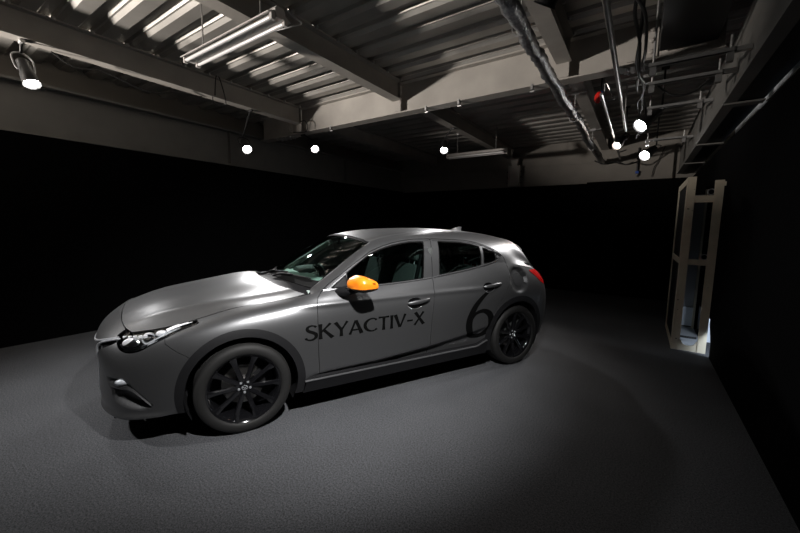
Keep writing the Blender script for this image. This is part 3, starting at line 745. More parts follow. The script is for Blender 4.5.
rdG, w_q, s_q = window(rdG, GQ, '', None, grow=.008)
rdG, w_t, s_t = window(rdG, GT, '', None, grow=.003)
# handle cups
def cup(m, cx, cz, r, rz):
    return cut(m, circ(cx, cz, r, rz))
HF, HR = (1.395, .808), (2.268, .882)
cupF, fdL = cup(fdL, *HF, .078, .050); cupR, rdL = cup(rdL, *HR, .072, .048)
frontD = PL('front_door', join(fdL, fdG), PAINT); rearD = PL('rear_door', join(rdL, rdG), PAINT)
def subs(doors, items):
    for k, d in enumerate(doors):
        for nm, m, mt, lift, dep, lab in items:
            mm = flange(weld(m), dep, lift); o = obj(nm, mm if k == 0 else mirror(mm), mt, d)
            if lab: o['label'] = lab
def bowl(m, cx, cz, r, rz, dep):
    V = m[0].copy(); q = np.clip(1-((V[:, 0]-cx)/r)**2-((V[:, 2]-cz)/rz)**2, 0, 1)
    V[:, 1] += dep*np.sqrt(q)*.9; return V, m[1]
def handle(cx, cz, tilt):
    pts = []; n = 14
    for i in range(n+1):
        t = i/n; xx = cx-.082+.235*t; zz = cz+.008+tilt*(t-.4)
        bow = .030*math.sin(math.pi*min(max(t, .0), 1))**.5
        pts.append((xx, ysurf(xx, zz)-bow-.002, zz))
    R = [.007+.0085*math.sin(math.pi*(i/n))**.4 for i in range(n+1)]
    m = tube(pts, R, 12); V = m[0]
    for i in range(n+1):   # flatten to a grip
        s = slice(i*12, i*12+12); c = V[s].mean(0); V[s] = c+(V[s]-c)*np.array([1, .75, 1.15])
    return m
def cup_rim_glint(cx, cz, r, rz):  # bright arc paints in the glint on the bowl's lower edge
    return tube([(cx+r*math.cos(a), ysurf(cx+r*math.cos(a), cz+rz*math.sin(a), .0005), cz+rz*math.sin(a)) for a in np.linspace(-2.75, -.4, 18)], [.001]+[.0035]*16+[.001], 6)
beltm = lambda a, b, pts, dz=0: tube([(x, ysurf(x, z, .004), z) for x, z in smooth(pts, 6)], .0065, 8)
belt_f = [(.60, .973), (.80, .977), (1.10, .981), (1.35, .991), (1.535, 1.003), (1.625, 1.012)]
belt_r = [(1.645, 1.014), (1.727, 1.024), (2.0, 1.056), (2.236, 1.091), (2.40, 1.122), (2.47, 1.145), (2.535, 1.178), (2.545, 1.19), (2.50, 1.214), (2.44, 1.236)]
top_f = [(.62, .985), (.755, 1.066), (.90, 1.160), (1.05, 1.250), (1.18, 1.294), (1.289, 1.321), (1.40, 1.339), (1.503, 1.350), (1.685, 1.352)]
top_r = [(1.715, 1.352), (1.90, 1.346), (2.10, 1.334), (2.20, 1.320), (2.287, 1.302), (2.38, 1.274), (2.46, 1.240)]
subs(frontD, [('sail_panel', w_s, BLACKP, -.003, .004, None), ('window_glass', w_f, SIDEG, -.005, .0, None), ('window_seal', join(s_f, s_s), SEAL, -.002, .008, None),
    ('handle_cup', bowl(cupF, *HF, .078, .050, .030), GLOSSB, 0, .0, 'black scooped recess behind the handle'), ('door_handle', handle(1.395, .815, .022), PAINT, 0, 0, None), ('cup_rim_glint', cup_rim_glint(*HF, .078, .050), TRIMM, 0, 0, None),
    ('belt_moulding', beltm(0, 0, belt_f), TRIMM, 0, 0, 'bright grey strip under the window'), ('window_moulding', tube([(x, ysurf(x, z, .002), z) for x, z in smooth(top_f, 6)], .005, 8), TRIMM, 0, 0, None)])
subs(rearD, [('window_glass', w_r, SIDEG, -.005, 0, None), ('quarter_glass', w_q, SIDEG, -.005, 0, None), ('corner_panel', w_t, TRIMM, -.002, .003, None), ('window_seal', join(s_r, s_q, s_t), SEAL, -.002, .008, None),
    ('handle_cup', bowl(cupR, *HR, .072, .048, .028), GLOSSB, 0, 0, 'black scooped recess behind the handle'), ('door_handle', handle(2.285, .893, .020), PAINT, 0, 0, None), ('cup_rim_glint', cup_rim_glint(*HR, .072, .048), TRIMM, 0, 0, None),
    ('belt_moulding', beltm(0, 0, belt_r), TRIMM, 0, 0, 'bright grey strip under the window'), ('window_moulding', tube([(x, ysurf(x, z, .002), z) for x, z in smooth(top_r, 6)], .005, 8), TRIMM, 0, 0, None)])
# front bumper / fender split along the seam from the headlamp to the arch
SEAM = [(-.46, .74), (-.459, .704), (-.40, .655), (-.34, .614), (-.30, .58), (-.30, -1), (-3, -1), (-3, 2), (-.46, 2)]
sp = poly_sd(SEAM)
front, rest2 = cut(rest, lambda V: V[:, 0]-1.0)
bump, fender = cut(front, lambda V: sp(V)+g*.6); _, fender = cut(fender, lambda V: sp(V)-g*.6)
# grille opening in the nose (y,z)
GRL = [(.10, .665), (-.30, .668), (-.46, .680), (-.595, .728), (-.630, .722), (-.612, .690), (-.56, .655), (-.505, .618), (-.485, .57), (-.42, .44), (-.36, .335), (-.30, .300), (.10, .295)]
gp = poly_sd(GRL, 1, 2)
grl, bump = cut(bump, lambda V: np.maximum(gp(V), V[:, 0]+.62))
FOG = smooth([(-.80, .490), (-.738, .498), (-.688, .487), (-.641, .433), (-.56, .329), (-.546, .299), (-.582, .272), (-.647, .275), (-.715, .302), (-.765, .345), (-.775, .40), (-.80, .455)], 4, True)
fp = poly_sd(FOG)
fog, bump = cut(bump, lambda V: np.maximum(fp(V), .5-np.abs(V[:, 1])))
bump = weld(bump)
bj = flange(weld(join(bump, mirror(bump)), 2e-4), .016)
obj('front_bumper', bj, PAINT, CAR)
PL('front_fender', fender, PAINT)
# rear quarter, bumper
back = cut(rest2, lambda V: V[:, 0]-2.0)[1]
RS = poly_sd([(3.14, 1.2), (3.12, .87), (3.07, .70), (3.03, .60), (3.02, .0), (5, 0), (5, 1.2)])
hatchphi = lambda V: np.maximum(.80-V[:, 2], np.abs(V[:, 1])-.60)
rb, quarter = cut(back, lambda V: RS(V)+g*.6); _, quarter = cut(quarter, lambda V: RS(V)-g*.6)
frd = circ(2.715, .925, .066, .070)
fuel, quarter = cut(quarter, lambda V: frd(V)+.0015); ringf, quarter = cut(quarter, lambda V: frd(V)-.0015)
PL('rear_quarter', quarter, PAINT)
PL('fuel_door', fuel, PAINT, both=False, depth=.006, lift=.001, label='round fuel filler flap')
hatch, rb = cut(rb, lambda V: np.maximum(.74-V[:, 2], np.abs(V[:, 1])-.62))
obj('rear_bumper', flange(weld(join(rb, mirror(rb)), 2e-4), .014), PAINT, CAR)
PL('pillar_frame', restG, PAINT, label='roof rail and pillar frame round the doors')
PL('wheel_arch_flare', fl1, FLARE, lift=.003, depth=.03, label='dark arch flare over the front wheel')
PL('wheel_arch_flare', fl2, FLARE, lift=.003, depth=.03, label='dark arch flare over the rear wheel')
# tail gate, roof, hood, screens : top patches (u rearwards, v to the left -> flip)
def flip(m): return m[0], [tuple(reversed(f)) for f in m[1]]
def full(m): return weld(join(m, mirror(m)), 2e-4)
def toppatch(net, nu, nv): return flip(patch(net, nu, nv))
roofm = toppatch(ROOF, 60, 24)
V = roofm[0]; V[:, 2] -= .007*np.exp(-((V[:, 4]-.86)/.035)**2)          # the gutter between roof skin and side rail
spo, roofm = cut(roofm, lambda V: .955*2.95-V[:, 0]+0*V[:, 1]); 
obj('roof', flange(full(roofm), .012), PAINT, CAR)
obj('roof_spoiler', flange(full(spo), .035, .002), PAINT, CAR)
hoodm = toppatch(HOOD, 60, 30)
V = hoodm[0]; vv = V[:, 4]
V[:, 2] += .009*np.exp(-((vv-.77)/.05)**2)*sstep((V[:, 3])/.2)-.004*np.exp(-((vv-.60)/.10)**2)
hoodm, _ = cut(hoodm, lambda V: V[:, 4]-.992); _, hoodm = cut(hoodm, lambda V: V[:, 3]-.006)
obj('hood', flange(full(hoodm), .014), PAINT, CAR)
obj('cowl_panel', flange(full(toppatch(COWL, 16, 20)), .02), BLACKP, CAR, angle=60)
scr = toppatch(SCREEN, 40, 24)
inner, se = cut(scr, lambda V: np.maximum(V[:, 4]-.970, np.maximum(.085-V[:, 3]+.05*V[:, 4], V[:, 3]-.965)))
ws = obj('windscreen', full(inner), SCREENG, CAR)
ea = [tuple(p) for p in nspline([0, .5, 1], np.array([SCREEN[k][3] for k in range(3)], float), np.linspace(0, 1, 14))]
for s in (0, 1): obj('screen_moulding', (lambda m: m if s == 0 else mirror(m))(tube([(p[0], p[1]-.004, p[2]+.003) for p in ea], .006, 8)), TRIMM, ws)
if True: obj('windscreen_seal', flange(full(se), .012, .001), SEAL, ws)
tg_ = toppatch(TAILGATE, 30, 20)
rg, tgf = cut(tg_, lambda V: np.maximum(V[:, 4]-.82, np.maximum(.12-V[:, 3], V[:, 3]-.80)))
tgo = obj('tailgate', flange(full(join(tgf, hatch)), .012), PAINT, CAR); obj('rear_window', full(rg), SIDEG, tgo)
obj('gate_emblem', lathe([(.0001, -.004), (.05, -.004), (.055, 0), (.0001, 0)], 24, 'X', (3.475, 0, .86)), CHROME, tgo)
# side skirt with its ledge highlight as a bright strip
def skirt():
    prof = [(.862, .318), (.866, .306), (.889, .299), (.892, .290), (.884, .270), (.872, .225), (.862, .195), (.80, .185)]
    st = np.linspace(.40, 2.30, 60); V, F = [], []
    for i, xx in enumerate(st):
        rise = .045*sstep((xx-2.12)/.17)
        for w, zz in prof: V.append((xx, -w-(0.002 if xx > .6 else 0), zz+(rise if zz > .28 else 0)))
    n = len(prof)
    F = [(i*n+j, i*n+j+1, (i+1)*n+j+1, (i+1)*n+j) for i in range(59) for j in range(n-1)]
    return np.array(V), F
sk = skirt(); _, sk = cut(sk, circ(FW, WZ, .43)); _, sk = cut(sk, circ(RW, WZ, .435))
for s in (0, 1):
    so_ = obj('side_skirt', sk if s == 0 else mirror(sk), SILL, CAR, angle=22)
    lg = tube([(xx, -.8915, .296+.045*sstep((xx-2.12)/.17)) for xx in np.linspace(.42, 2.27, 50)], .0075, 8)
    obj('sill_edge_highlight', lg if s == 0 else mirror(lg), TRIMM, so_)  # bright trim colour stands in for light caught by the ledge
# roof aerial
fin = []
for i in range(9):
    t = i/8; xx = 2.42+.19*t; h = .066*min(1, t*1.25)**.9
    wv = .020*(1-.45*t)
    fin.append([(xx, -wv*1.3, 0), (xx, -wv*.6, h*.55), (xx+.012*t, -.003, h), (xx+.012*t, .003, h), (xx, wv*.6, h*.55), (xx, wv*1.3, 0)])
FV = [(a, b, c+np.interp(a, [2.3, 2.65], [1.447, 1.412])) for r_ in fin for a, b, c in r_]
obj('roof_aerial', (np.array(FV), [(i*6+j, (i+1)*6+j, (i+1)*6+j+1, i*6+j+1) for i in range(8) for j in range(5)]+[tuple(48+j for j in range(6)), tuple(range(5, -1, -1))]), PAINT, CAR)
# ---------------------------------------------------------------- lamps
def push(m, d, hz=0.):
    V, F = m; N = vnormals(V, F); W = V.copy(); W[:, :3] -= N*d; return W, F
lampw = weld(lamp)
for s in (0, 1):
    M_ = (lambda m: m) if s == 0 else mirror
    hl = obj('headlamp', M_(push(lampw, .055)), LAMPIN, CAR, angle=60)
    obj('lamp_lens', M_(flange(lampw, .0, .001)), CLEAR, hl)
    rim, _ = cut(lamp, lambda V: -(np.maximum(hp(V), .575-np.abs(V[:, 1])+.35*np.clip(.72-V[:, 2], -.05, .05)))-.007)
    obj('lamp_rim', M_(flange(weld(rim), .055, .0005)), LAMPIN, hl)
    def at(x, z, d): return (x, ysurf(x, z)+d, z)
    # big inner reflector, dark projector, second reflector, bright strip to the tip
    c1 = at(-.655, .700, .045); c2 = at(-.555, .722, .045); c3 = at(-.48, .752, .04)
    for cc, rx, rz, mt, nm in ((c1, .046, .034, REFL, 'reflector_bowl'), (c3, .035, .024, REFL, 'reflector_bowl')):
        obj(nm, M_(ball((cc[0], cc[1]-.018, cc[2]), rx, .016, rz, 20, 10)), mt, hl)
    obj('projector_lens', M_(ball(c2, .030, .022, .026, 18, 10)), GLOSSB, hl)
    m = lathe([(.028, .0), (.034, -.010), (.038, -.010), (.038, .02)], 22, 'Y', c2); obj('projector_ring', M_(m), REFL, hl)
    st = [(-.45, .765), (-.40, .782), (-.35, .795), (-.30, .806)]
    obj('turn_lamp', M_(tube([at(a, b, .018) for a, b in smooth(st, 5)], [.016]*8+[.011]*5+[.006]*3, 8)), REFL, hl)
    dl = [(-.715, .690), (-.69, .672), (-.64, .672), (-.585, .690), (-.52, .722), (-.44, .757), (-.37, .783)]
    obj('light_guide', M_(tube([at(a, b, .020) for a, b in smooth(dl, 5)], .0048, 8)), REFL, hl)
    dl2 = [(-.70, .735), (-.65, .742), (-.60, .748), (-.56, .758)]
    bt = obj('lamp_cell', M_(join(*[box(-.69+.03*i-.011, -.69+.03*i+.011, at(-.69+.03*i, .725, .0)[1]+.008, at(-.69+.03*i, .725, .0)[1]+.026, .722+.003*i, .740+.003*i, .003) for i in range(5)])), REFL, hl)
    obj('lower_blade', M_(tube([at(a, b, .012) for a, b in smooth([(-.69, .664), (-.63, .664), (-.57, .684), (-.50, .716)], 5)], .006, 8)), REFL, hl)
tl = weld(tail)
for s in (0, 1):
    M_ = (lambda m: m) if s == 0 else mirror
    tlo = obj('tail_lamp', M_(flange(tl, .02, .004)), RED, CAR)
    inn, _ = cut(tail, lambda V: (np.maximum(tp(V), .45-np.abs(V[:, 1])))+.022)
    if len(inn[1]): obj('lamp_glow_ring', M_(flange(weld(inn), .004, .007)), RED, tlo)
# fog lamps in their scooped recesses
fw_ = weld(fog)
for s in (0, 1):
    M_ = (lambda m: m) if s == 0 else mirror
    Vf = fw_[0].copy(); q = sstep(-fp(Vf)/.05); Vf[:, 1] += .045*q; Vf[:, 0] += .02*q
    rec = obj('fog_recess', M_((Vf, fw_[1])), PAINT, CAR, label if False else True)
    fb = [(-.78, .440), (-.735, .434), (-.685, .428), (-.64, .402), (-.59, .345), (-.555, .302)]
    cb = smooth(fb, 6); nb = len(cb); Vb = []
    for i, (a, b) in enumerate(cb):
        h = .017*(1-.5*i/nb); yy = ysurf(a, b)
        Vb += [(a, yy-.002, b+h), (a-.002, yy-.006, b), (a, yy+.004, b-h), (a+.02, yy+.055, b-h*.6), (a+.02, yy+.055, b+h)]
    Fb = [(i*5+j, (i+1)*5+j, (i+1)*5+(j+1) % 5, i*5+(j+1) % 5) for i in range(nb-1) for j in range(5)]
    obj('fog_blade', M_(flip((np.array(Vb), Fb))), PAINT, rec, angle=40)
    lm = ball((-.700, ysurf(-.700, .466)+.020, .466), .046, .022, .021, 18, 10)
    fo = obj('fog_lamp', M_(lm), REFL, rec); obj('lamp_lens', M_(ball((-.700, ysurf(-.700, .466)+.014, .466), .052, .026, .024, 18, 10)), CLEAR, rec)
# grille
gm = full(grl); gr = obj('grille', push(weld(gm), .035), BLACKP, CAR)
nf = {0: None}
for k in range(9):
    zz = .33+k*.038; hw = np.interp(zz, [.30, .34, .44, .57, .64, .67], [.29, .35, .41, .47, .49, .30])
    def fx(yv):
        h = bv.ray_cast(Vector((-2, yv, zz)), Vector((1, 0, 0))); return (h[0].x if h[0] else -.88)+.018
    ys = np.linspace(-hw, hw, 25); obj('slat', tube([(fx(-abs(v)), v, zz) for v in ys], .0055, 6), GLOSSB, gr)
def nose(yv, zz, off):
    h = bv.ray_cast(Vector((-2, -abs(yv), zz)), Vector((1, 0, 0))); 
    return ((h[0].x if h[0] else -.8)-off, yv, zz)
wing = smooth([(-.615, .722), (-.56, .706), (-.505, .678), (-.492, .62), (-.475, .55), (-.42, .42), (-.365, .33), (-.28, .302), (0, .298), (.28, .302), (.365, .33), (.42, .42), (.475, .55), (.492, .62), (.505, .678), (.56, .706), (.615, .722)], 6)
wp = [nose(a, b, -.001) for a, b in wing]; obj('chrome_wing', tube(wp, .0065, 8), CHROME, gr)
tp2 = [nose(a, b, -.001) for a, b in smooth([(-.60, .728), (-.53, .708), (-.45, .690), (-.30, .674), (0, .668), (.30, .674), (.45, .690), (.53, .708), (.60, .728)], 6)]
obj('chrome_trim', tube(tp2, .0075, 8), CHROME, gr)
badge = nose(0, .59, .012); obj('badge_ring', tube([(badge[0]+.0*a, .075*math.cos(a), .59+.055*math.sin(a)) for a in np.linspace(0, 6.2832, 33)], .006, 8, False), CHROME, gr)
obj('badge_wing', tube([(badge[0], a, b) for a, b in smooth([(-.068, .615), (-.035, .605), (0, .575), (.035, .605), (.068, .615)], 5)], .006, 8), CHROME, gr)
obj('number_plate_panel', box(badge[0]-.01, badge[0]+.02, -.16, .16, .39, .49, .004), BLACKP, CAR)
# ---------------------------------------------------------------- door mirrors
def rings(R, close=True):
    n = len(R[0]); V = [p for r_ in R for p in r_]
    F = [(i*n+j, i*n+(j+1) % n, (i+1)*n+(j+1) % n, (i+1)*n+j) for i in range(len(R)-1) for j in range(n)]
    F += [tuple(range(n))[::-1], tuple((len(R)-1)*n+j for j in range(n))]
    return np.array(V, float), F
def mirror_shell():
    # rings along x (nose of the housing to the glass); section: flat base, upright flank, crease, sloping crown
    st = [(.733, .30, .022), (.738, .55, .038), (.748, .76, .054), (.765, .92, .070), (.787, 1, .081), (.812, 1, .084), (.84, 1, .079), (.867, 1, .069), (.893, .97, .056)]
    R = []
    sec = [(-1, .30), (-.97, .47), (-.80, .80), (-.45, .97), (0, 1.0), (.5, .93), (.84, .72), (.97, .50), (1, .36), (1, .12), (.96, -.10), (.80, -.30), (.3, -.40), (-.3, -.42), (-.8, -.34), (-.97, -.12)]
    for xx, sy, hh in st:
        r_ = []
        for p, q in smooth(sec, 2, True):
            out = (1-p)/2                        # p=+1 inner end, -1 outer end
            yy = -1.005+.108*sy*p
            r_.append((xx+.035*out, yy, 1.022+hh*q*((1-.25*out*min(max((xx-.77)/.1, 0), 1)) if q > 0 else 1.35)))
        R.append(r_)
    return rings(R)
msh = mirror_shell()
Vm, Fm = msh; Vm5 = np.concatenate([Vm, np.zeros((len(Vm), 2))], 1)
lowm, upm = cut((Vm5, Fm), lambda V: V[:, 2]-(1.008+.03*(V[:, 0]-.8)))
for s in (0, 1):
    M_ = (lambda m: m) if s == 0 else mirror
    mr = obj('door_mirror', M_(weld(upm)), ORANGE if s == 0 else BLACKP, CAR, angle=45); mr['label'] = 'orange painted door mirror cap' if s == 0 else 'dark door mirror on the far side'
    obj('mirror_base', M_(weld(lowm)), BLACKP, mr, angle=50)
    obj('mirror_stalk', M_(rings([[(.745+.045*math.cos(a)*k1+dx, yy, zc+.026*k2*math.sin(a)) for a in np.linspace(0, 2*math.pi, 13)[:-1]] for yy, zc, k1, k2, dx in ((-.815, .955, 1.35, 1.5, 0), (-.86, .952, 1.15, 1.3, .005), (-.91, .962, 1.0, 1.1, .02), (-.96, .985, 1.1, 1.0, .05))])), BLACKP, mr, angle=60)
    obj('mirror_glass', M_(box(.897, .901, -1.085, -.925, .995, 1.055, .0015)), CHROME, mr)
    obj('turn_repeater', M_(box(.88, .905, -1.116, -1.104, 1.045, 1.055, .002)), CLEAR, mr)
# ---------------------------------------------------------------- wipers and screen furniture
def scrpt(xu, v, off):
    h = bvs.ray_cast(Vector((xu, v, 2)), Vector((0, 0, -1))); return (xu, v, (h[0].z if h[0] else 1.0)+off)
_ws = join(full(scr), full(toppatch(COWL, 16, 20))); bvs = BVHTree.FromPolygons([Vector(v[:3]) for v in _ws[0]], [tuple(f) for f in _ws[1]])
for pts in ([(.335, -.12), (.40, -.25), (.47, -.42), (.545, -.58)], [(.30, .28), (.355, .10), (.385, -.08), (.43, -.26)]):
    q = [scrpt(a, b, .020) for a, b in smooth(pts, 4)]
    ar = obj('wiper', tube(q[:8], .008, 8), BLACKP, CAR)
    obj('wiper_blade', tube([(a+.012, b, c_-.006) for a, b, c_ in q[3:]], .006, 6), RUBBER, ar)
# ---------------------------------------------------------------- underbody, liners, interior
for cx in (FW, RW):
    for s in (0, 1):
        m = lathe([(.3745, -.845), (.3745, -.52), (.0001, -.515)], 40, 'Y', (cx, 0, WZ), caps=False); 
        V_, F_ = m; keepf = [f for f in F_ if np.mean([V_[i, 2] for i in f]) > .16 or abs(np.mean([V_[i, 1] for i in f])) < .53]
        obj('arch_liner', (V_, keepf) if s == 0 else mirror((V_, keepf)), BLACKP, CAR)
obj('underbody', boxes((-.78, -.36, -.62, .62, .19, .60), (-.36, .40, -.50, .50, .19, .62), (.40, 2.28, -.80, .80, .19, .30), (2.28, 3.06, -.50, .50, .22, .40), (3.06, 3.30, -.60, .60, .26, .60), (.38, .44, -.79, .79, .30, .86)), BLACKP, CAR, smooth=False)
obj('cabin_lining', boxes((.46, 3.06, -.775, -.765, .30, .93), (.46, 3.06, .765, .775, .30, .93), (3.0, 3.05, -.70, .70, .30, .95), (2.50, 3.02, -.74, -.73, .9, 1.09), (2.50, 3.02, .73, .74, .9, 1.09), (2.50, 3.02, -.73, .73, .94, .95), (3.0, 3.02, -.66, -.40, .9, 1.10), (3.0, 3.02, .40, .66, .9, 1.10), (.46, 3.0, -.77, .77, .30, .32)), INTER, CAR, smooth=False)
dsec = [(.52, .88), (.50, .955), (.60, .985), (.74, .985), (.84, .955), (.87, .90), (.86, .80), (.80, .62), (.56, .60)]
dm = prism(dsec, -.70, .70); dash = obj('dashboard', dm, DASH, CAR, angle=25)
obj('instrument_hood', rings([[(xx, .36+.17*sc_*math.cos(a), .985+.062*sc_*max(math.sin(a), -.1)) for a in np.linspace(0, 2*math.pi, 17)[:-1]] for xx, sc_ in ((.66, .8), (.74, 1), (.86, 1.0))]), INTER, dash, angle=50)
obj('display', box(.76, .78, -.10, .10, .985, 1.075, .006), GLOSSB, dash)
obj('air_vent', box(.862, .878, -.56, -.44, .86, .93, .01), BLACKP, dash)
sw = obj('steering_wheel', xf(tube([(0, .185*math.cos(a), .185*math.sin(a)) for a in np.linspace(0, 2*math.pi, 33)], .015, 10, False), Matrix.Translation((.985, .36, .87))@Matrix.Rotation(-.35, 4, 'Y')), BLACKP, CAR)
obj('steering_hub', xf(join(ball((0.02, 0, 0), .03, .06, .05), box(-.0, .02, -.18, .18, -.018, .018, .006), box(0, .02, -.02, .02, -.18, 0, .006)), Matrix.Translation((.985, .36, .87))@Matrix.Rotation(-.35, 4, 'Y')), BLACKP, sw)
def seat(cx, cy, w=.25, tall=.60, bench=False):
    s_ = obj('rear_bench' if bench else 'seat', box(cx-.25, cx+.27, cy-w, cy+w, .42, .58, .05), SEATM, CAR)
    bk = box(-.06, .07, -w*.96, w*.96, 0, tall, .05); Vb = bk[0]; Vb[:, 1] *= 1-.18*np.clip(Vb[:, 2]/tall, 0, 1)**2
    bk = xf((Vb, bk[1]), Matrix.Translation((cx+.25, cy, .52))@Matrix.Rotation(.30, 4, 'Y'))
    obj('backrest', bk, SEATM, s_)
    for hy in ((-.36, .36) if bench else (0,)):
        obj('head_restraint', xf(box(-.045, .045, -.12, .12, tall+.04, tall+.21, .04), Matrix.Translation((cx+.25, cy+hy, .52))@Matrix.Rotation(.30, 4, 'Y')), SEATM, s_)
        obj('restraint_post', xf(join(tube([(0, -.05, tall-.02), (0, -.05, tall+.08)], .007), tube([(0, .05, tall-.02), (0, .05, tall+.08)], .007)), Matrix.Translation((cx+.25, cy+hy, .52))@Matrix.Rotation(.30, 4, 'Y')), CHROME, s_)
seat(1.25, -.36); seat(1.25, .36); seat(2.12, 0, .64, .52, True)
obj('rear_view_mirror', join(box(1.00, 1.02, -.10, .10, 1.235, 1.295, .01), tube([(1.01, 0, 1.29), (1.03, 0, 1.37)], .01)), BLACKP, CAR)
obj('headliner', push(full(patch(ROOF, 20, 10)), -.03) if False else push(full(toppatch(ROOF, 20, 10)), .035), INTER, CAR)
for s in (0, 1):
    mm = tube([(1.66, -.70, 1.28), (1.68, -.72, 1.05), (1.66, -.74, .5)], [.03, .035, .04], 8); obj('centre_pillar_trim', mm if s == 0 else mirror(mm), INTER, CAR)
    mm = tube([(1.60, -.66, 1.22), (1.55, -.66, 1.0), (1.5, -.68, .6)], [.018]*3, 6); obj('seat_belt', mm if s == 0 else mirror(mm), BLACKP, CAR)
PILT = mat('pale_pillar_trim', (.40, .42, .40), .7)  # paler than the other trim to imitate lamp light on the pillars
for s in (0, 1):
    mm = tube([(p[0]+.045, p[1]+.045, p[2]-.03) for p in ea], .030, 8); obj('pillar_trim', mm if s == 0 else mirror(mm), PILT, CAR)
# ---------------------------------------------------------------- wheels
def spoke():
    """one tapering spoke along +z, outer face at y=-.0x"""
    st = [(.045, .017, -.062, .034), (.085, .0175, -.072, .034), (.13, .0165, -.076, .032), (.18, .0175, -.080, .030), (.215, .021, -.086, .028), (.236, .028, -.090, .022)]
    R = []
    for r_, w, yf, d in st:
        R.append([(-w, yf+.006, r_), (-w*.55, yf, r_), (w*.55, yf-.001, r_), (w, yf+.006, r_), (w*.7, yf+d, r_), (-w*.7, yf+d, r_)])
    return rings(R)
def wheel(cx, side):
    w = obj('wheel', lathe([(.246, -.100), (.250, -.096), (.242, -.088), (.230, -.070), (.218, -.02), (.215, .06), (.228, .095), (.222, .095), (.208, .06), (.211, -.02), (.222, -.070), (.236, -.092)], 64, 'Y', closed=True), GLOSSB, CAR)
    tp_ = [(.246, -.096), (.252, -.105), (.264, -.111), (.285, -.1125), (.303, -.108), (.314, -.099), (.3205, -.088), (.3235, -.075), (.3245, -.052), (.3185, -.050), (.3185, -.043), (.325, -.041), (.325, -.012), (.319, -.010), (.319, .010), (.325, .012), (.325, .041), (.3185, .043), (.3185, .050), (.3245, .052), (.3225, .08), (.31, .1), (.28, .11), (.24, .098)]
    ty = obj('tyre', lathe(tp_, 72, 'Y', caps=False), RUBBER, w, angle=40)
    obj('hub', join(lathe([(.0001, -.052), (.03, -.052), (.052, -.060), (.060, -.052), (.062, -.02), (.0001, -.018)], 30, 'Y')), GLOSSB, w)
    hc = obj('hub_cap', lathe([(.0001, -.068), (.020, -.068), (.027, -.064), (.029, -.052)], 26, 'Y'), GLOSSB, w)
    sm = spoke(); first = None
    for k in range(10):
        a = math.radians(18+36*k)
        if first is None: so = obj('spoke', sm, GLOSSB, w, angle=38); first = so
        else: so = bpy.data.objects.new('spoke', first.data); COL.objects.link(so); so.parent = w
        so.rotation_euler = (0, a, 0)
    ln = None
    for k in range(5):
        a = math.radians(72*k+36)
        if ln is None: lo = obj('lug_nut', lathe([(.0001, -.066), (.006, -.066), (.0095, -.060), (.0095, -.045)], 8, 'Y'), CHROME, w); ln = lo
        else: lo = bpy.data.objects.new('lug_nut', ln.data); COL.objects.link(lo); lo.parent = w
        lo.location = (.040*math.sin(a), 0, .040*math.cos(a))
    obj('cap_emblem', join(tube([(.019*math.cos(a), -.0695, .0145*math.sin(a)) for a in np.linspace(0, 6.2832, 25)], .0016, 6, False), tube([(a, -.0695, b) for a, b in smooth([(-.018, .006), (-.009, .003), (0, -.005), (.009, .003), (.018, .006)], 4)], .0018, 6)), CHROME, w)
    obj('brake_disc', lathe([(.06, .012), (.145, .012), (.147, .02), (.147, .032), (.06, .034)], 40, 'Y'), DISC, w)
    cal = obj('brake_caliper', join(prism([(.148*math.cos(a), .148*math.sin(a)) for a in np.linspace(-.4, .75, 9)]+[(.085*math.cos(a), .085*math.sin(a)) for a in np.linspace(.75, -.4, 9)], -.022, .04)), BLACKP, w, smooth=False)
    obj('axle_hub', lathe([(.0001, .0), (.06, .0), (.06, .16), (.0001, .16)], 20, 'Y'), BLACKM, w)
    return w
def place_wheel(w, cx, side, toe=0):
    w.location = (cx, -.775*side, .3235); w.rotation_euler = (0, .12*cx, (0 if side == 1 else math.pi)+toe)
w0 = wheel(0, 1); place_wheel(w0, FW, 1, 0)
for cx, sd in ((FW, -1), (RW, 1), (RW, -1)):
    place_wheel(copies(w0, CAR), cx, sd)
# ---------------------------------------------------------------- writing on the doors (drawn strokes laid on the panels)
def ribbon(pts, ws, n=6, straight=False):
    P = np.array(pts, float)
    if straight: c = np.array([P[0]+(P[-1]-P[0])*t for t in np.linspace(0, 1, 2*n+1)]); w = np.interp(np.linspace(0, 1, 2*n+1), np.linspace(0, 1, len(ws)), ws)
    else: c = smooth(P, n); w = np.interp(np.linspace(0, 1, len(c)), np.linspace(0, 1, len(ws)), ws)
    w = w*1.12
    V, F = [], []
    for i in range(len(c)):
        t = c[min(i+1, len(c)-1)]-c[max(i-1, 0)]; t = t/np.hypot(*t); nrm = np.array([-t[1], t[0]])
        for s_ in (-1, -.33, .33, 1): V.append(c[i]+nrm*s_*w[i]/2)
    for i in range(len(c)-1):
        for j in range(3): F.append((i*4+j, (i+1)*4+j, (i+1)*4+j+1, i*4+j+1))
    return np.array(V), F
S_, T_ = .155, .14
fl = lambda a=T_: [a*1.22, a, a*.92, a, a*1.22]
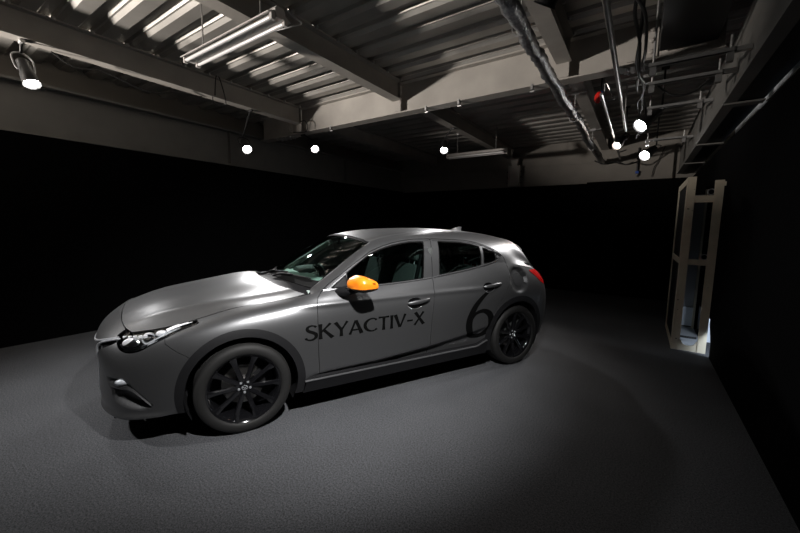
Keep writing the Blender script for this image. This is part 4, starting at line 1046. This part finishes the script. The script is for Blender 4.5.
GLY = {   # unit cap height
 'S': (.60, [([(.50, .84), (.42, .93), (.28, .955), (.13, .88), (.10, .73), (.20, .60), (.36, .50), (.48, .38), (.49, .20), (.38, .07), (.22, .035), (.08, .09), (.02, .20)], [.13, .08, .10, .13, .16, .17, .16, .13, .10, .08, .13], False)]),
 'K': (.74, [([(.10, 0), (.10, 1)], fl(), True), ([(.14, .47), (.58, .99)], [.10, .09, .13], True), ([(.26, .58), (.68, .01)], [.14, .15, .19], True)]),
 'Y': (.72, [([(.36, 0), (.36, .50)], [.17, .14, .14], True), ([(.07, .99), (.37, .44)], [.18, .14, .14], True), ([(.66, .99), (.37, .44)], [.13, .09, .10], True)]),
 'A': (.76, [([(.07, .01), (.36, .97)], [.13, .10, .10], True), ([(.68, .01), (.38, .97)], [.19, .15, .15], True), ([(.18, .31), (.56, .31)], [.10, .10], True)]),
 'C': (.80, [([(.72, .82), (.60, .92), (.44, .94), (.24, .84), (.11, .62), (.12, .36), (.26, .14), (.46, .055), (.62, .085), (.74, .18)], [.13, .08, .09, .13, .16, .16, .13, .09, .08, .13], False)]),
 'T': (.64, [([(.32, 0), (.32, .96)], fl(), True), ([(.02, .94), (.62, .94)], [.13, .10, .10, .13], True)]),
 'I': (.26, [([(.13, 0), (.13, 1)], fl(), True)]),
 'V': (.72, [([(.07, .99), (.35, .03)], [.19, .15, .14], True), ([(.66, .99), (.37, .03)], [.13, .10, .10], True)]),
 '-': (.40, [([(.05, .42), (.35, .42)], [.12, .11, .12], True)]),
 'X': (.70, [([(.09, .99), (.63, .01)], [.19, .15, .19], True), ([(.60, .99), (.06, .01)], [.13, .10, .13], True)]),
}
def lay(name, ms, parent, side=-1, off=.0016, lab=None):
    V, F = join(*[(np.c_[m[0][:, 0], np.zeros(len(m[0])), m[0][:, 1]], m[1]) for m in ms])
    V = np.array([(a, ysurf(a, c, off), c) for a, _, c in V])
    o = obj(name, (V, F), DECAL, parent)
    if lab: o['label'] = lab
    return o
word = 'SKYACTIV-X'; adv = [GLY[c][0]*(.86 if c != '-' else 1) for c in word]; tot = sum(adv); x0_, x1_, zb, zt = .425, 1.497, .611, .729
sc_x = (x1_-x0_)/tot; cur = 0
lo_all = {'S': [], 'rest': []}
for ch, ad in zip(word, adv):
    kx = sc_x*ad/GLY[ch][0]; H_ = zt-zb; ms = []
    for pts, ws, stt in GLY[ch][1]:
        m = ribbon(pts, ws, 6, stt); Vv = m[0].copy(); Vv = np.c_[x0_+cur*sc_x+Vv[:, 0]*kx, zb+Vv[:, 1]*H_]; ms.append((Vv, m[1]))
    lo_all['S' if ch == 'S' else 'rest'] += ms; cur += ad
lay('fender_lettering', lo_all['S'], CAR, lab='black letter S ahead of the door gap'); lay('door_lettering', lo_all['rest'], frontD[0], lab='black letters KYACTIV-X across the door')
six = ribbon([(2.262, .842), (2.18, .79), (2.09, .70), (2.035, .59), (2.028, .50), (2.06, .425), (2.13, .388), (2.22, .395), (2.29, .45), (2.315, .53), (2.285, .61), (2.20, .652), (2.11, .635), (2.06, .575)], [.022, .040, .058, .072, .074, .060, .036, .038, .062, .075, .060, .036, .028, .012], 8)
lay('door_number', [six], rearD[0], lab='large black numeral 6')
sc.cursor.location = (0, 0, 0)
